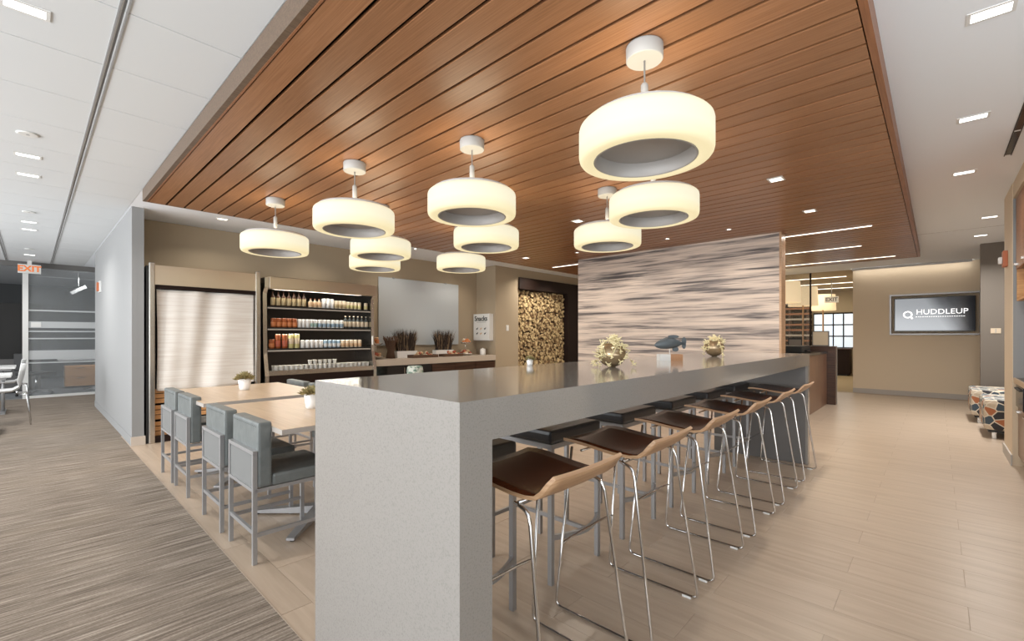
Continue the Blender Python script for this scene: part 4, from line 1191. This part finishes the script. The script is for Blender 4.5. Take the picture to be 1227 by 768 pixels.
# ================================================================ OFFICE (left, behind glass)
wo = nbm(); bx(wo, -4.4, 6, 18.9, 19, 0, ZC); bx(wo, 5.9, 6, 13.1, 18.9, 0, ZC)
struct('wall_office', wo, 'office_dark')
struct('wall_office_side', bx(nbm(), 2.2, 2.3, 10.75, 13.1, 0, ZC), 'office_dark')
f = nbm(); bx(f, -.115, -.035, 13.06, 13.14, 0, 2.60); bx(f, -.035, 2.2, 13.06, 13.14, 0, .05)
wo2 = struct('window_3', f, 'plate_white')
obj('header', bx(nbm(), -4.4, 2.2, 13.06, 13.14, 2.60, ZC), 'grey_panel', wo2)
obj('pane', bx(nbm(), -.035, 2.2, 13.095, 13.105, .05, 2.60), 'glass_tint', wo2)
for (z0, z1) in ((1.735, 1.765), (1.40, 1.53), (1.318, 1.345), (1.175, 1.20), (.77, .95), (.69, .715)):
    obj('frosted_band', bx(nbm(), -.033, 2.2, 13.088, 13.094, z0, z1), 'frost', wo2)
obj('notice', bx(nbm(), .0, .14, 13.078, 13.087, 1.415, 1.515), 'plate_white', wo2)
t = thing('storage_cabinet', 'tall black office cabinet behind the white post', 'cabinet', (-1.2, 14.6, 0))
obj('body', bx(nbm(), 0, 1.35, 0, .6, 0, 1.95), 'black', t)
for k in range(2):
    dr = obj('door', bx(nbm(), .01 + k * .68, .67 + k * .68, -.02, 0, .75, 1.94), 'grey_panel' if k == 0 else 'black', t)
    obj('handle', bx(nbm(), .62 + k * .05, .64 + k * .05, -.04, -.02, 1.0, 1.8), 'steel', dr)
    dr = obj('drawer', bx(nbm(), .01 + k * .68, .67 + k * .68, -.02, 0, .05, .74), 'grey_panel', t)
    obj('handle', bx(nbm(), .40 + k * .55, .62 + k * .55, -.04, -.02, .60, .62), 'steel', dr)
for k, (y0, y1) in enumerate(((8.5, 9.05), (10.7, 11.4))):
    t = thing('work_table', ('nearer', 'farther')[k] + ' white work table at the left edge', 'table', (-.17, y0, 0), group='white tables at the left edge')
    obj('tabletop', bx(nbm(), -1.3, 0, 0, y1 - y0, .715, .75, bev=.005), 'plastic_white', t)
    obj('frame', bx(nbm(), -1.25, -.05, .05, y1 - y0 - .05, .685, .715), 'satin_metal', t)
    for sx_ in (-1.2, -.14): obj('leg', tube(nbm(), [(sx_, (y1 - y0) / 2, .0), (sx_, (y1 - y0) / 2, .69)], .02), 'satin_metal', t)
    obj('foot', bx(nbm(), -.17, -.11, .02, y1 - y0 - .02, 0, .02), 'satin_metal', t)


def shell_chair(x, y, rz, label):
    t = thing('shell_chair', label, 'chair', (x, y, 0), rz, group='white shell chairs at the left edge')
    P = [(-.20, .845), (-.185, .74), (-.165, .62), (-.13, .50), (-.06, .455), (.05, .45), (.15, .46), (.21, .445)]
    bm = nbm(); rows = []
    for i, (x_, z_) in enumerate(P):
        w_ = (.16, .20, .21, .205, .21, .215, .21, .19)[i]
        rows.append([bm.verts.new((x_ + (.05 * (j / 3 - 1) ** 2 if i < 3 else 0), w_ * (j / 3 - 1), z_ + (.035 * (j / 3 - 1) ** 2 if i >= 3 else 0))) for j in range(7)])
    for i in range(len(P) - 1):
        for j in range(6):
            f = bm.faces.new((rows[i][j], rows[i][j + 1], rows[i + 1][j + 1], rows[i + 1][j])); f.smooth = True
    o = obj('shell', bm, 'plastic_white', t); s_ = o.modifiers.new('s', 'SOLIDIFY'); s_.thickness = .008
    for sx_ in (-1, 1):
        for sy in (-1, 1): obj('leg', tube(nbm(), [(.10 * sx_, .12 * sy, .445), (.20 * sx_, .20 * sy, .455 - .03), (.24 * sx_, .22 * sy, 0)], .009, 6), 'chrome', t)


shell_chair(-.24, 9.42, PI, 'nearer white shell chair at the left edge'); shell_chair(-.25, 11.2, PI, 'farther white shell chair at the left edge, before the white post')
# office things
def task_chair(x, y, rz, label):
    t = thing('task_chair', label, 'chair', (x, y, 0), rz, group='dark task chairs behind the office glass')
    obj('seat', bx(nbm(), -.22, .22, -.22, .22, .42, .49, bev=.02), 'black', t); obj('backrest', bx(nbm(), -.26, -.21, -.2, .2, .52, .88, bev=.02), 'black', t)
    obj('column', tube(nbm(), [(0, 0, .10), (0, 0, .43)], .022), 'chrome', t); obj('back_bar', bx(nbm(), -.25, -.1, -.02, .02, .40, .54), 'satin_metal', t)
    for k in range(5):
        a = 2 * PI * k / 5
        obj('base_arm', tube(nbm(), [(0, 0, .11), (.28 * math.cos(a), .28 * math.sin(a), .06)], [.02, .013]), 'satin_metal', t)
        obj('caster', lathe(nbm(), [(.015, 0), (.024, .015), (.024, .035), (.012, .05)], 8, cx=.28 * math.cos(a), cy=.28 * math.sin(a)), 'black', t)


task_chair(.08, 13.72, .6, 'dark task chair behind the glass right of the white post'); task_chair(1.7, 14.9, 2.4, 'dark task chair behind the glass near the wall end')
t = thing('file_pedestal', 'orange-brown wooden file pedestal behind the office glass', 'pedestal', (.55, 15.0, 0))
obj('body', bx(nbm(), 0, .55, 0, .45, .04, .52), 'crate_wood', t)
for k in range(2):
    dr = obj('drawer', bx(nbm(), .01, .54, -.015, 0, .05 + k * .235, .275 + k * .235), 'crate_wood', t); obj('handle', bx(nbm(), .2, .35, -.03, -.015, .24 + k * .235, .25 + k * .235), 'steel', dr)
t = thing('office_desk', 'white office desk with cross foot behind the glass', 'desk', (1.15, 14.0, 0))
obj('tabletop', bx(nbm(), -.75, .75, -.35, .35, .70, .73), 'plastic_white', t); obj('column', tube(nbm(), [(0, 0, .04), (0, 0, .7)], .03), 'chrome', t)
for k in range(4):
    a = PI / 4 + k * PI / 2; obj('foot', tube(nbm(), [(0, 0, .09), (.45 * math.cos(a), .45 * math.sin(a), .02)], [.025, .015]), 'chrome', t)
t = thing('ceiling_projector', 'white angled fixture hanging from the office ceiling behind the glass', 'projector', (.75, 14.4, 2.3))
obj('pole', tube(nbm(), [(0, 0, .08), (0, 0, .4)], .01), 'white_metal', t)
pb = obj('body', bx(nbm(), -.15, .15, -.05, .05, -.035, .035), 'mount_grey', t); pb.rotation_euler = (0, math.radians(-35), 0)
for k, y in enumerate((14.2, 16.0)):
    L = thing('linear_light', ('nearer', 'farther')[k] + ' added office ceiling strip behind the left glass', 'ceiling light', (.1, y, ZC), group='added strips in the office ceiling')
    obj('diffuser', bx(nbm(), 0, 1.2, -.03, .03, -.01, -.001), 'frost', L); spot(.9, y, ZC - .03, .9, y, 0, 70, 150, (.95, .98, 1))  # strip is made up; the added spot below it lights the office
    obj('housing', bx(nbm(), -.01, 1.21, -.04, .04, -.004, 0), 'white_metal', L)
